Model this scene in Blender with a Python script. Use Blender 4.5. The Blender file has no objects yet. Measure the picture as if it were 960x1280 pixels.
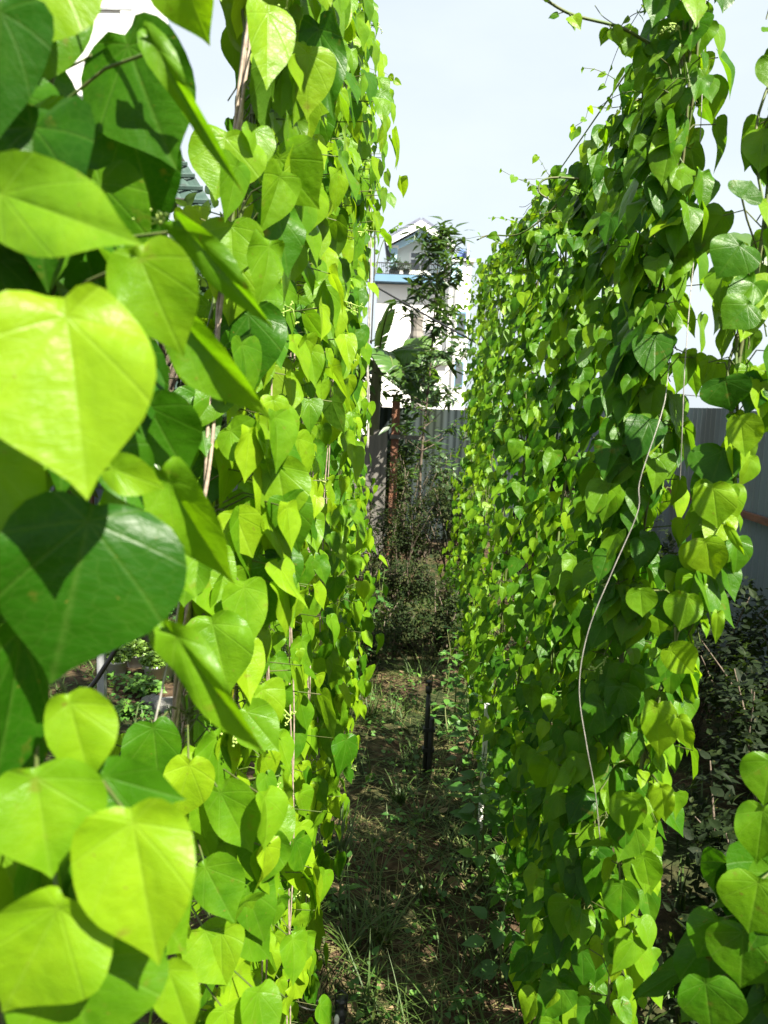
import bpy, math, random
import numpy as np
from mathutils import Vector, Matrix
R = math.radians
SC = bpy.context.scene
COL = SC.collection
rng = np.random.RandomState(7)
random.seed(7)

# ------------------------------------------------------------------ camera frame (photo is 960 x 1280)
F = 967.0
CAM = Vector((0, 0, 1.5))
PITCH, YAW, ROLL = R(8.0), R(1.16), R(2.2)
f0 = Vector((-math.sin(YAW) * math.cos(PITCH), math.cos(YAW) * math.cos(PITCH), -math.sin(PITCH)))
r0 = Vector((math.cos(YAW), math.sin(YAW), 0))
u0 = r0.cross(f0)
CR = math.cos(ROLL) * r0 + math.sin(ROLL) * u0
CU = math.cos(ROLL) * u0 - math.sin(ROLL) * r0
def ray(px, py): return f0 + CR * ((px - 480) / F) + CU * ((640 - py) / F)
def P(px, py, d): return CAM + ray(px, py) * d
def PY(px, py, Y):
    r = ray(px, py); return CAM + r * (Y / r.y)
def PG(px, py, z=0.0):
    r = ray(px, py); return CAM + r * ((z - CAM.z) / r.z)
def proj(v):                                  # numpy (n,3) -> px, py, depth
    q = np.asarray(v) - np.array(CAM)
    d = q @ np.array(f0); return 480 + F * (q @ np.array(CR)) / d, 640 - F * (q @ np.array(CU)) / d, d

# ------------------------------------------------------------------ object helpers
def tag(o, label=None, cat=None, group=None, kind=None):
    for k, v in (('label', label), ('category', cat), ('group', group), ('kind', kind)):
        if v: o[k] = v
    return o
def thing(name, loc, label, cat, group=None):
    o = bpy.data.objects.new(name, None); COL.objects.link(o); o.location = loc
    o.empty_display_size = 0.1
    return tag(o, label, cat, group)
ORIG = {}
def root_loc(p):
    v = Vector((0, 0, 0))
    while p is not None: v += p.location; p = p.parent
    return v
def link(name, me, mat, parent=None):
    me.materials.append(mat)
    o = bpy.data.objects.new(name, me); COL.objects.link(o)
    if parent is not None: o.parent = parent
    return o

class MB:
    """collects shapes in world coordinates and links them as one mesh object"""
    def __init__(s): s.v = []; s.f = []
    def add(s, vs, fs):
        n = len(s.v); s.v += [tuple(a) for a in vs]; s.f += [tuple(i + n for i in q) for q in fs]; return s
    def box(s, c, d, rz=0.0, rx=0.0, ry=0.0):
        m = Matrix.Rotation(rz, 3, 'Z') @ Matrix.Rotation(ry, 3, 'Y') @ Matrix.Rotation(rx, 3, 'X')
        c = Vector(c); vs = [c + m @ Vector((d[0] * i / 2, d[1] * j / 2, d[2] * k / 2)) for i in (-1, 1) for j in (-1, 1) for k in (-1, 1)]
        return s.add(vs, [(0, 1, 3, 2), (4, 6, 7, 5), (0, 4, 5, 1), (2, 3, 7, 6), (0, 2, 6, 4), (1, 5, 7, 3)])
    def tube(s, pts, r, n=6, r2=None, cap=True):
        pts = [Vector(p) for p in pts]; m = len(pts); vs = []
        a = Vector((0.31, 0.52, 0.13))
        for i, p in enumerate(pts):
            t = (pts[min(i + 1, m - 1)] - pts[max(i - 1, 0)])
            if t.length < 1e-9: t = Vector((0, 0, 1))
            t.normalize(); x = a - t * a.dot(t)
            if x.length < 1e-4: x = t.orthogonal()
            x.normalize(); a = x; y = t.cross(x)
            rr = r[i] if isinstance(r, (list, tuple)) else (r if r2 is None else r + (r2 - r) * i / max(m - 1, 1))
            vs += [p + (x * math.cos(2 * math.pi * k / n) + y * math.sin(2 * math.pi * k / n)) * rr for k in range(n)]
        fs = [(i * n + k, i * n + (k + 1) % n, (i + 1) * n + (k + 1) % n, (i + 1) * n + k) for i in range(m - 1) for k in range(n)]
        if cap: fs += [tuple(range(n))[::-1], tuple((m - 1) * n + k for k in range(n))]
        return s.add(vs, fs)
    def lathe(s, c, prof, n=16, cap=True):
        c = Vector(c); m = len(prof)
        vs = [c + Vector((r * math.cos(2 * math.pi * k / n), r * math.sin(2 * math.pi * k / n), z)) for r, z in prof for k in range(n)]
        fs = [(i * n + k, i * n + (k + 1) % n, (i + 1) * n + (k + 1) % n, (i + 1) * n + k) for i in range(m - 1) for k in range(n)]
        if cap: fs += [tuple(range(n))[::-1], tuple((m - 1) * n + k for k in range(n))]
        return s.add(vs, fs)
    def prism(s, poly, depth):                 # polygon of 3-D points pushed along a vector
        n = len(poly); d = Vector(depth); a = [Vector(p) for p in poly]
        return s.add(a + [p + d for p in a], [tuple(range(n))[::-1], tuple(range(n, 2 * n))] + [(i, (i + 1) % n, n + (i + 1) % n, n + i) for i in range(n)])
    def build(s, name, mat, parent=None, smooth=False):
        o0 = root_loc(parent); me = bpy.data.meshes.new(name)
        me.from_pydata([(a[0] - o0.x, a[1] - o0.y, a[2] - o0.z) for a in s.v], [], s.f)
        me.update()
        if smooth: me.polygons.foreach_set('use_smooth', [True] * len(me.polygons))
        return link(name, me, mat, parent)

def np_mesh(name, V, loops, starts, totals, mat, parent, uv=None, tint=None, smooth=True):
    o0 = np.array(root_loc(parent)); me = bpy.data.meshes.new(name)
    me.vertices.add(len(V)); me.vertices.foreach_set('co', (V - o0).astype(np.float32).ravel())
    me.loops.add(len(loops)); me.loops.foreach_set('vertex_index', loops.astype(np.int32))
    me.polygons.add(len(starts)); me.polygons.foreach_set('loop_start', starts.astype(np.int32)); me.polygons.foreach_set('loop_total', totals.astype(np.int32))
    me.polygons.foreach_set('use_smooth', np.full(len(starts), smooth))
    if uv is not None:
        l = me.uv_layers.new(name='leaf'); l.data.foreach_set('uv', uv[loops].astype(np.float32).ravel())
    if tint is not None:
        a = me.attributes.new('tint', 'FLOAT', 'POINT'); a.data.foreach_set('value', tint.astype(np.float32))
    me.update(); me.validate()
    return link(name, me, mat, parent)

# ------------------------------------------------------------------ materials
def nodes(name):
    m = bpy.data.materials.new(name); m.use_nodes = True; t = m.node_tree; t.nodes.clear()
    out = t.nodes.new('ShaderNodeOutputMaterial'); return m, t, out
def N(t, typ, **kw):
    n = t.nodes.new(typ)
    for k, v in kw.items():
        if k == 'op': n.operation = v
        elif k.startswith('_'): n.inputs[int(k[1:])].default_value = v
        else: setattr(n, k, v)
    return n
def math_(t, op, a, b=None):
    n = t.nodes.new('ShaderNodeMath'); n.operation = op
    for i, x in enumerate((a, b)):
        if x is None: continue
        if isinstance(x, (int, float)): n.inputs[i].default_value = x
        else: t.links.new(x, n.inputs[i])
    return n.outputs[0]
def ramp(t, fac, stops):
    n = t.nodes.new('ShaderNodeValToRGB'); e = n.color_ramp.elements
    while len(e) < len(stops): e.new(0.5)
    for q, (p, c) in zip(e, stops): q.position = p; q.color = (*c, 1)
    t.links.new(fac, n.inputs[0]); return n.outputs[0]
def mix(t, fac, a, b, blend='MIX'):
    n = t.nodes.new('ShaderNodeMix'); n.data_type = 'RGBA'; n.blend_type = blend
    for s, x in ((n.inputs[0], fac), (n.inputs[6], a), (n.inputs[7], b)):
        if isinstance(x, (int, float)): s.default_value = x
        elif isinstance(x, tuple): s.default_value = (*x, 1)
        else: t.links.new(x, s)
    return n.outputs[2]

def leaf_material(name, stops, trans, tfac=0.38, rough=0.42, veins=True, spec=0.5, bump=0.5):
    m, t, out = nodes(name); L = t.links.new
    at = N(t, 'ShaderNodeAttribute', attribute_name='tint')
    uv = N(t, 'ShaderNodeUVMap', uv_map='leaf'); sp = N(t, 'ShaderNodeSeparateXYZ'); L(uv.outputs[0], sp.inputs[0])
    u = math_(t, 'SUBTRACT', math_(t, 'MULTIPLY', sp.outputs[0], 2.0), 1.0)
    v = math_(t, 'SUBTRACT', math_(t, 'MULTIPLY', sp.outputs[1], 1.2), 0.2)
    au = math_(t, 'ABSOLUTE', u)
    geo = N(t, 'ShaderNodeNewGeometry')
    nz = N(t, 'ShaderNodeTexNoise', _2=28.0, _3=3.0); L(geo.outputs['Position'], nz.inputs['Vector'])
    nb = N(t, 'ShaderNodeTexNoise', _2=170.0, _3=2.0); L(geo.outputs['Position'], nb.inputs['Vector'])
    nq = N(t, 'ShaderNodeTexNoise', _2=75.0, _3=1.0); L(geo.outputs['Position'], nq.inputs['Vector'])
    tv = math_(t, 'ADD', at.outputs['Fac'], math_(t, 'MULTIPLY', math_(t, 'SUBTRACT', nz.outputs['Fac'], 0.5), 0.5))
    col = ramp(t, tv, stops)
    old = math_(t, 'MINIMUM', math_(t, 'MAXIMUM', math_(t, 'MULTIPLY', math_(t, 'SUBTRACT', tv, 1.1), 4.0), 0.0), 1.0)
    col = mix(t, math_(t, 'MULTIPLY', old, .8), col, (0.30, 0.24, 0.02))
    if veins:
        mid = math_(t, 'SUBTRACT', 1.0, math_(t, 'MULTIPLY', au, 44.0))
        th = math_(t, 'ARCTAN2', au, v); rr = math_(t, 'SQRT', math_(t, 'ADD', math_(t, 'MULTIPLY', au, au), math_(t, 'MULTIPLY', v, v)))
        bend = math_(t, 'ADD', th, math_(t, 'MULTIPLY', rr, 0.30))   # side veins curve towards the tip
        best = mid
        for a0 in (0.72, 1.35, 2.1):
            d = math_(t, 'MULTIPLY', math_(t, 'ABSOLUTE', math_(t, 'SUBTRACT', bend, a0)), rr)
            best = math_(t, 'MAXIMUM', best, math_(t, 'SUBTRACT', 1.0, math_(t, 'MULTIPLY', d, 60.0)))
        sec = math_(t, 'ABSOLUTE', math_(t, 'SINE', math_(t, 'MULTIPLY', math_(t, 'ADD', math_(t, 'SUBTRACT', v, math_(t, 'MULTIPLY', au, 0.75)), math_(t, 'MULTIPLY', nz.outputs['Fac'], 0.22)), 17.0)))
        sec = math_(t, 'MULTIPLY', math_(t, 'SUBTRACT', 1.0, math_(t, 'MULTIPLY', sec, 7.0)), 0.28)
        vein = math_(t, 'MAXIMUM', math_(t, 'MAXIMUM', best, sec), 0.0)
        col = mix(t, math_(t, 'MULTIPLY', vein, 0.10), col, mix(t, 0.6, col, (0.30, 0.40, 0.10)))
        vo = N(t, 'ShaderNodeTexVoronoi'); vo.voronoi_dimensions = '2D'; vo.feature = 'DISTANCE_TO_EDGE'; vo.inputs['Scale'].default_value = 22.0; L(uv.outputs[0], vo.inputs['Vector'])
        net = math_(t, 'MAXIMUM', math_(t, 'SUBTRACT', 1.0, math_(t, 'MULTIPLY', vo.outputs['Distance'], 10.0)), 0.0)
        col = mix(t, math_(t, 'MULTIPLY', net, 0.05), col, mix(t, 0.6, col, (0.30, 0.40, 0.10)))
        vein = math_(t, 'ADD', vein, math_(t, 'MULTIPLY', net, 0.22))
        hgt = math_(t, 'ADD', math_(t, 'MULTIPLY', vein, -1.0), math_(t, 'ADD', math_(t, 'MULTIPLY', nb.outputs['Fac'], 0.9), math_(t, 'MULTIPLY', nq.outputs['Fac'], 4.0)))
    else:
        hgt = nb.outputs['Fac']
    nk = N(t, 'ShaderNodeTexNoise', _2=55.0, _3=3.0); L(geo.outputs['Position'], nk.inputs['Vector'])
    sp2 = math_(t, 'MAXIMUM', math_(t, 'GREATER_THAN', nb.outputs['Fac'], 0.735), math_(t, 'MULTIPLY', math_(t, 'SUBTRACT', nk.outputs['Fac'], 0.66), 9.0))
    col = mix(t, math_(t, 'MULTIPLY', math_(t, 'MINIMUM', math_(t, 'MAXIMUM', sp2, 0.0), 1.0), 0.55), col, (0.14, 0.11, 0.02))
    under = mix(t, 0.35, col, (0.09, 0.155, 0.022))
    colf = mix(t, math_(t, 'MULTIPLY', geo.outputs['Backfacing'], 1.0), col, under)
    bp = N(t, 'ShaderNodeBump'); bp.inputs['Strength'].default_value = bump; bp.inputs['Distance'].default_value = 0.0018; L(hgt, bp.inputs['Height'])
    pb = N(t, 'ShaderNodeBsdfPrincipled'); L(colf, pb.inputs['Base Color']); L(bp.outputs[0], pb.inputs['Normal'])
    L(math_(t, 'ADD', rough - 0.08, math_(t, 'MULTIPLY', nz.outputs['Fac'], 0.2)), pb.inputs['Roughness'])
    pb.inputs['Specular IOR Level'].default_value = spec
    tr = N(t, 'ShaderNodeBsdfTranslucent'); tc = mix(t, 1.0, colf, trans, 'MULTIPLY'); L(tc, tr.inputs[0]); L(bp.outputs[0], tr.inputs['Normal'])
    mx = N(t, 'ShaderNodeMixShader'); mx.inputs[0].default_value = tfac
    L(pb.outputs[0], mx.inputs[1]); L(tr.outputs[0], mx.inputs[2]); L(mx.outputs[0], out.inputs[0])
    return m

def surf(name, c1, c2=None, scale=6.0, rough=0.75, metal=0.0, bump=0.0, bscale=None, spec=0.4, stretch=None, c3=None, detail=5.0, lo=0.35, hi=0.65):
    """plain procedural surface: two or three colours mixed by noise, with bump"""
    m, t, out = nodes(name); L = t.links.new
    tc = N(t, 'ShaderNodeNewGeometry'); mp = N(t, 'ShaderNodeMapping'); L(tc.outputs['Position'], mp.inputs[0])
    if stretch: mp.inputs['Scale'].default_value = stretch
    nz = N(t, 'ShaderNodeTexNoise', _2=scale, _3=detail); L(mp.outputs[0], nz.inputs['Vector'])
    pb = N(t, 'ShaderNodeBsdfPrincipled'); c2 = c2 or tuple(x * 0.7 for x in c1)
    col = ramp(t, nz.outputs['Fac'], [(lo, c1), (hi, c2)])
    if c3:
        n3 = N(t, 'ShaderNodeTexNoise', _2=scale * 0.45, _3=6.0); L(mp.outputs[0], n3.inputs['Vector'])
        col = mix(t, ramp(t, n3.outputs['Fac'], [(0.52, (0, 0, 0)), (0.62, (1, 1, 1))]), col, c3)
    L(col, pb.inputs['Base Color']); pb.inputs['Roughness'].default_value = rough; pb.inputs['Metallic'].default_value = metal
    pb.inputs['Specular IOR Level'].default_value = spec
    if bump:
        nb = N(t, 'ShaderNodeTexNoise', _2=bscale or scale * 5, _3=4.0); L(mp.outputs[0], nb.inputs['Vector'])
        bp = N(t, 'ShaderNodeBump'); bp.inputs['Strength'].default_value = bump; bp.inputs['Distance'].default_value = 0.01
        L(nb.outputs['Fac'], bp.inputs['Height']); L(bp.outputs[0], pb.inputs['Normal'])
    L(pb.outputs[0], out.inputs[0]); return m

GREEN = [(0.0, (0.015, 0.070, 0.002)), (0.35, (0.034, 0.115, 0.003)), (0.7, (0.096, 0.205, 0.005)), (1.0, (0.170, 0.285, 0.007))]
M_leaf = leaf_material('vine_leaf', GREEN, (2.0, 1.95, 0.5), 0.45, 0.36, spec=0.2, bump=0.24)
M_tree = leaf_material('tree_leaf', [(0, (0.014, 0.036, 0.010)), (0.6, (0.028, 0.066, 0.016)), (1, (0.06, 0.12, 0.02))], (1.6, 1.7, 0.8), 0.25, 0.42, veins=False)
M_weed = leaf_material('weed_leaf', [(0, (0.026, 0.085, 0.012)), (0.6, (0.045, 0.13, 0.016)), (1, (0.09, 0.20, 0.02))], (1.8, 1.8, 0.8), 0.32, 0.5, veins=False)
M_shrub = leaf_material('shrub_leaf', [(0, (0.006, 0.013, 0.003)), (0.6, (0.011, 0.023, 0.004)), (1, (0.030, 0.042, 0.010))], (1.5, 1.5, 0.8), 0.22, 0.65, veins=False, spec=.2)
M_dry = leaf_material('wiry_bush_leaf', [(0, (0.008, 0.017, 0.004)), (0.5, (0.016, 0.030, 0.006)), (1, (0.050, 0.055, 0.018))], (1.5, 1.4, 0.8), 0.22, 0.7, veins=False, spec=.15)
M_herb = leaf_material('seedling_leaf', [(0, (0.06, 0.12, 0.012)), (1, (0.14, 0.24, 0.03))], (1.8, 1.8, 0.8), 0.3, 0.5, veins=False)
M_grass = leaf_material('grass_blade', [(0, (0.009, 0.024, 0.003)), (0.6, (0.020, 0.047, 0.005)), (1, (0.085, 0.10, 0.02))], (1.6, 1.6, 0.8), 0.28, 0.55, veins=False)
M_straw = leaf_material('dry_straw', [(0, (0.08, 0.053, 0.027)), (1, (0.25, 0.18, 0.09))], (1.3, 1.2, 1.0), 0.15, 0.7, veins=False)
M_banana = leaf_material('banana_leaf', [(0, (0.03, 0.085, 0.015)), (1, (0.075, 0.17, 0.02))], (2.0, 1.9, 0.7), 0.38, 0.35, veins=False)
M_stem = surf('vine_stem', (0.055, 0.10, 0.015), (0.085, 0.085, 0.03), 30, 0.6)
M_flower = surf('flower', (0.32, 0.40, 0.10), (0.20, 0.32, 0.06), 90, 0.6)
M_bark = surf('bark', (0.060, 0.045, 0.032), (0.12, 0.095, 0.07), 25, 0.85, bump=0.5)
M_pbark = surf('banana_bark', (0.07, 0.055, 0.035), (0.12, 0.13, 0.05), 9, 0.7, stretch=(1, 1, .2))
M_twine = surf('twine', (0.30, 0.24, 0.19), (0.17, 0.13, 0.10), 120, 0.6)
M_wtwine = surf('pale_string', (0.27, 0.255, 0.23), (0.15, 0.145, 0.13), 60, 0.6)
M_black = surf('black_plastic', (0.012, 0.012, 0.013), (0.02, 0.02, 0.02), 20, 0.38)
M_cable = surf('black_cable', (0.014, 0.014, 0.016), (0.02, 0.02, 0.02), 20, 0.5)
M_white = surf('white_paint', (0.80, 0.80, 0.80), (0.70, 0.70, 0.69), 1.5, 0.6)
M_bwhite = surf('sunbleached_wall', (0.82, 0.81, 0.79), (0.74, 0.73, 0.71), 0.4, 0.8)
M_grey = surf('steel_post', (0.33, 0.34, 0.35), (0.24, 0.25, 0.26), 12, 0.5, metal=0.3)
M_pblue = surf('pale_blue_paint', (0.115, 0.215, 0.32), (0.10, 0.195, 0.30), 1.0, 0.7)
M_lblue = surf('shade_lifted_blue', (0.40, 0.58, 0.72), (0.37, 0.54, 0.68), 1.0, 0.7)  # pale blue paint lightened in colour to offset shade on beam and columns
M_gwall = surf('grey_green_wall', (0.74, 0.78, 0.75), (0.68, 0.72, 0.70), 0.6, 0.8)
M_roofd = surf('slate_roof', (0.15, 0.16, 0.22), (0.10, 0.11, 0.16), 3, 0.6)
M_roofb = surf('blue_tile', (0.10, 0.16, 0.45), (0.08, 0.12, 0.36), 2, 0.5)
M_glass = surf('window_pane', (0.07, 0.08, 0.09), (0.04, 0.05, 0.06), 1, 0.12, spec=0.8)
M_rust = surf('rusty_steel', (0.17, 0.07, 0.035), (0.09, 0.045, 0.03), 14, 0.8, bump=0.3)
M_wood = surf('old_board', (0.14, 0.13, 0.115), (0.085, 0.08, 0.072), 8, 0.85, stretch=(3, 3, .3), bump=0.4)
M_pot = surf('white_pot', (0.66, 0.65, 0.61), (0.50, 0.48, 0.42), 20, 0.55)
M_stone = surf('stone', (0.20, 0.195, 0.185), (0.11, 0.108, 0.10), 14, 0.85, bump=0.6)
M_brick = surf('brick_rubble', (0.34, 0.19, 0.12), (0.42, 0.33, 0.25), 12, 0.9, bump=0.5)
M_corr = surf('galvanised_sheet', (0.15, 0.185, 0.215), (0.21, 0.25, 0.28), 3.0, 0.55, metal=0.3, stretch=(1, 1, .25), c3=(0.12, 0.13, 0.14), bump=0.1)
M_moss_shade = surf('mossy_shade_sheet', (0.016, 0.024, 0.026), (0.032, 0.043, 0.046), 3.0, 0.75, stretch=(1, 1, .2), c3=(0.022, 0.030, 0.016), bump=0.15, spec=.2)  # mossy metal; shade on the far fence is put into its dark colour
M_shed = surf('green_sheet', (0.035, 0.065, 0.055), (0.06, 0.09, 0.08), 4, 0.8, c3=(0.03, 0.028, 0.028), spec=.2, bump=0.2)

# ------------------------------------------------------------------ leaf batches
half = np.array([(0, 1.0), (.02, .95), (.065, .87), (.16, .75), (.28, .60), (.375, .43), (.435, .25), (.46, .08), (.44, -.04), (.375, -.12), (.27, -.155), (.15, -.145), (.05, -.115), (0, -.1)])
lance = np.array([(0, 1.0), (0.03, .9), (0.08, .72), (0.125, .5), (0.13, .32), (0.10, .16), (0.05, .05), (0, 0.0)])
ovate = np.array([(0, 1.0), (0.05, .88), (0.15, .7), (0.25, .48), (0.28, .3), (0.22, .14), (0.1, .03), (0, 0.0)])
def outline(h, n):
    d = np.r_[0, np.cumsum(np.hypot(*np.diff(h, axis=0).T))]; s = np.linspace(0, d[-1], n)
    return np.c_[np.interp(s, d, h[:, 0]), np.interp(s, d, h[:, 1])]
def template(h, n, rings, centre):
    """leaf as rings of an outline round a centre on the midrib: verts (u,v), ring factor, faces"""
    a = outline(h, n); o = np.r_[a, (a * [-1, 1])[1:-1][::-1]]; S = len(o)
    c = np.array([0, centre]); vs = [c[None]]; rf = [[0.0]]
    for r in rings: vs.append(c + (o - c) * r); rf.append([r] * S)
    fs = [(0, 1 + (k + 1) % S, 1 + k) for k in range(S)]
    for i in range(len(rings) - 1):
        b = 1 + i * S
        fs += [(b + (k + 1) % S, b + S + (k + 1) % S, b + S + k, b + k) for k in range(S)]
    return np.concatenate(vs), np.concatenate(rf), fs
TEMPL = {'near': template(half, 15, (.22, .45, .7, .88, 1), 0.02), 'mid': template(half, 11, (.4, .75, 1), 0.02), 'far': template(half, 8, (.6, 1), 0.03),
         'lance': template(lance, 5, (1,), 0.4), 'ovate': template(ovate, 6, (.55, 1), 0.3), 'tiny': template(ovate, 4, (1,), 0.4)}
def unit(a): return a / np.maximum(np.linalg.norm(a, axis=1, keepdims=True), 1e-9)

class Leaves:
    def __init__(s): s.b = []
    def put(s, base, tip, nrm, length, width=None, fold=None, curl=None, tint=None, wave=None, rnd=None):
        base, tip, nrm = (np.atleast_2d(np.asarray(x, float)) for x in (base, tip, nrm)); n = len(base)
        full = lambda x, lo, hi: np.broadcast_to(np.asarray(x, float), (n,)) if x is not None else rng.uniform(lo, hi, n)
        s.b.append((base, tip, nrm, full(length, 0, 0), full(width, .85, 1.05), full(fold, .0, .32), full(curl, -.12, .42), full(tint, 0, 1), full(wave, .01, .075), full(rnd, -.35, .65)))
        return s
    def build(s, name, lod, mat, parent):
        if not s.b: return None
        B, T, Nn, Ln, W, Fo, Cu, Ti, Wa, Rn = (np.concatenate([b[i] for b in s.b]) for i in range(10))
        tv, rf, tf = TEMPL[lod]; n, k = len(B), len(tv)
        v = unit(T); nn = unit(Nn - v * np.sum(Nn * v, 1, keepdims=True)); u = np.cross(v, nn)
        U, Vv = tv[:, 0], tv[:, 1]
        sc = (Ln / 1.2)[:, None]
        th = np.arctan2(U, Vv)[None]; ph = rng.uniform(0, 6.28, n)[:, None]; asym = rng.uniform(-.2, .2, n)[:, None]
        uu = U[None] * W[:, None] * (1 + asym * np.sign(U)[None]) + 0.05 * asym * 6 * (Vv[None] ** 2) * 0.3
        uu = uu * (1 + Rn[:, None] * np.clip(Vv[None] - .12, -.3, .55) * (1.15 - Vv[None] * .4))
        h = Fo[:, None] * np.abs(uu) - Cu[:, None] * Vv[None] * np.abs(Vv[None]) * .8 + Wa[:, None] * rf[None] ** 2 * np.sin(3 * th + ph) \
            + .055 * rf[None] * (1.1 - rf[None] * .6) * np.abs(np.sin(2.35 * th)) * np.clip(Fo[:, None] * 4, .4, 1.2) - 0.35 * Fo[:, None] * uu ** 2 + 0.6 * Wa[:, None] * np.sin(5 * th + 2 * ph) * rf[None] ** 3
        X = B[:, None] + sc[..., None] * (uu[..., None] * u[:, None] + Vv[None, :, None] * v[:, None] + h[..., None] * nn[:, None])
        X = X.reshape(-1, 3)
        uv = np.tile(np.c_[U * .5 + .5, (Vv + .2) / 1.2], (n, 1)); tint = np.repeat(Ti, k)
        lp = np.concatenate([np.array(f) for f in tf]); tot = np.array([len(f) for f in tf])
        loops = (lp[None] + (np.arange(n) * k)[:, None]).ravel(); totals = np.tile(tot, n); starts = np.r_[0, np.cumsum(totals)[:-1]]
        return np_mesh(name, X, loops, starts, totals, mat, parent, uv, tint)
def rand_dirs(n, m=None):
    return unit((m or rng).normal(size=(n, 3)))

# ------------------------------------------------------------------ setting
SUN = np.array([0.43, -0.478, 0.766]); SUN /= np.linalg.norm(SUN)

def ground_material():
    m, t, out = nodes('soil'); L = t.links.new
    g = N(t, 'ShaderNodeNewGeometry')
    n1 = N(t, 'ShaderNodeTexNoise', _2=2.2, _3=8.0); n2 = N(t, 'ShaderNodeTexNoise', _2=26.0, _3=8.0); n3 = N(t, 'ShaderNodeTexNoise', _2=0.9, _3=5.0)
    for n in (n1, n2, n3): L(g.outputs['Position'], n.inputs['Vector'])
    c = ramp(t, n2.outputs['Fac'], [(0.3, (0.020, 0.013, 0.008)), (0.5, (0.050, 0.032, 0.018)), (0.72, (0.11, 0.074, 0.043))])
    gr = ramp(t, n2.outputs['Fac'], [(0.35, (0.012, 0.018, 0.005)), (0.7, (0.03, 0.04, 0.012))])
    c = mix(t, ramp(t, n1.outputs['Fac'], [(0.45, (0, 0, 0)), (0.6, (1, 1, 1))]), c, gr)
    pb = N(t, 'ShaderNodeBsdfPrincipled'); L(c, pb.inputs['Base Color']); pb.inputs['Roughness'].default_value = 0.95; pb.inputs['Specular IOR Level'].default_value = 0.15
    bp = N(t, 'ShaderNodeBump'); bp.inputs['Strength'].default_value = 0.9; bp.inputs['Distance'].default_value = 0.02
    L(n2.outputs['Fac'], bp.inputs['Height']); L(bp.outputs[0], pb.inputs['Normal']); L(pb.outputs[0], out.inputs[0]); return m
def gz(x, y):
    return 0.018 * math.sin(3.1 * x + 1.7 * y) + 0.012 * math.sin(7.3 * x - 5.1 * y + 1) + 0.010 * math.sin(13 * x + 11 * y)
def make_ground():
    xs = [-900, -300, -80, -25, -10] + list(np.arange(-6, 4.01, 0.08)) + [10, 25, 80, 300, 900]
    ys = [-900, -300, -80, -20, -6, -2] + list(np.arange(0.2, 11.01, 0.08)) + [14, 20, 30, 80, 300, 900]
    vs = [(x, y, gz(x, y) if (-6 <= x <= 4.01 and 0.2 <= y <= 11.01) else 0) for y in ys for x in xs]; w = len(xs)
    fs = [(j * w + i, j * w + i + 1, (j + 1) * w + i + 1, (j + 1) * w + i) for j in range(len(ys) - 1) for i in range(w - 1)]
    tag(MB().add(vs, fs).build('ground', ground_material(), None, True), kind='structure')
make_ground()

# ------------------------------------------------------------------ vines
def curve3(pts, n):
    """smooth polyline through points (Catmull-Rom)"""
    p = [np.array(q, float) for q in pts]; p = [2 * p[0] - p[1]] + p + [2 * p[-1] - p[-2]]; o = []
    m = len(p) - 3
    for t in np.linspace(0, m - 1e-6, n):
        i = int(t); s = t - i; a, b, c, d = p[i:i + 4]
        o.append(.5 * (2 * b + (c - a) * s + (2 * a - 5 * b + 4 * c - d) * s * s + (3 * b - a - 3 * c + d) * s ** 3))
    return np.array(o)

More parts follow.
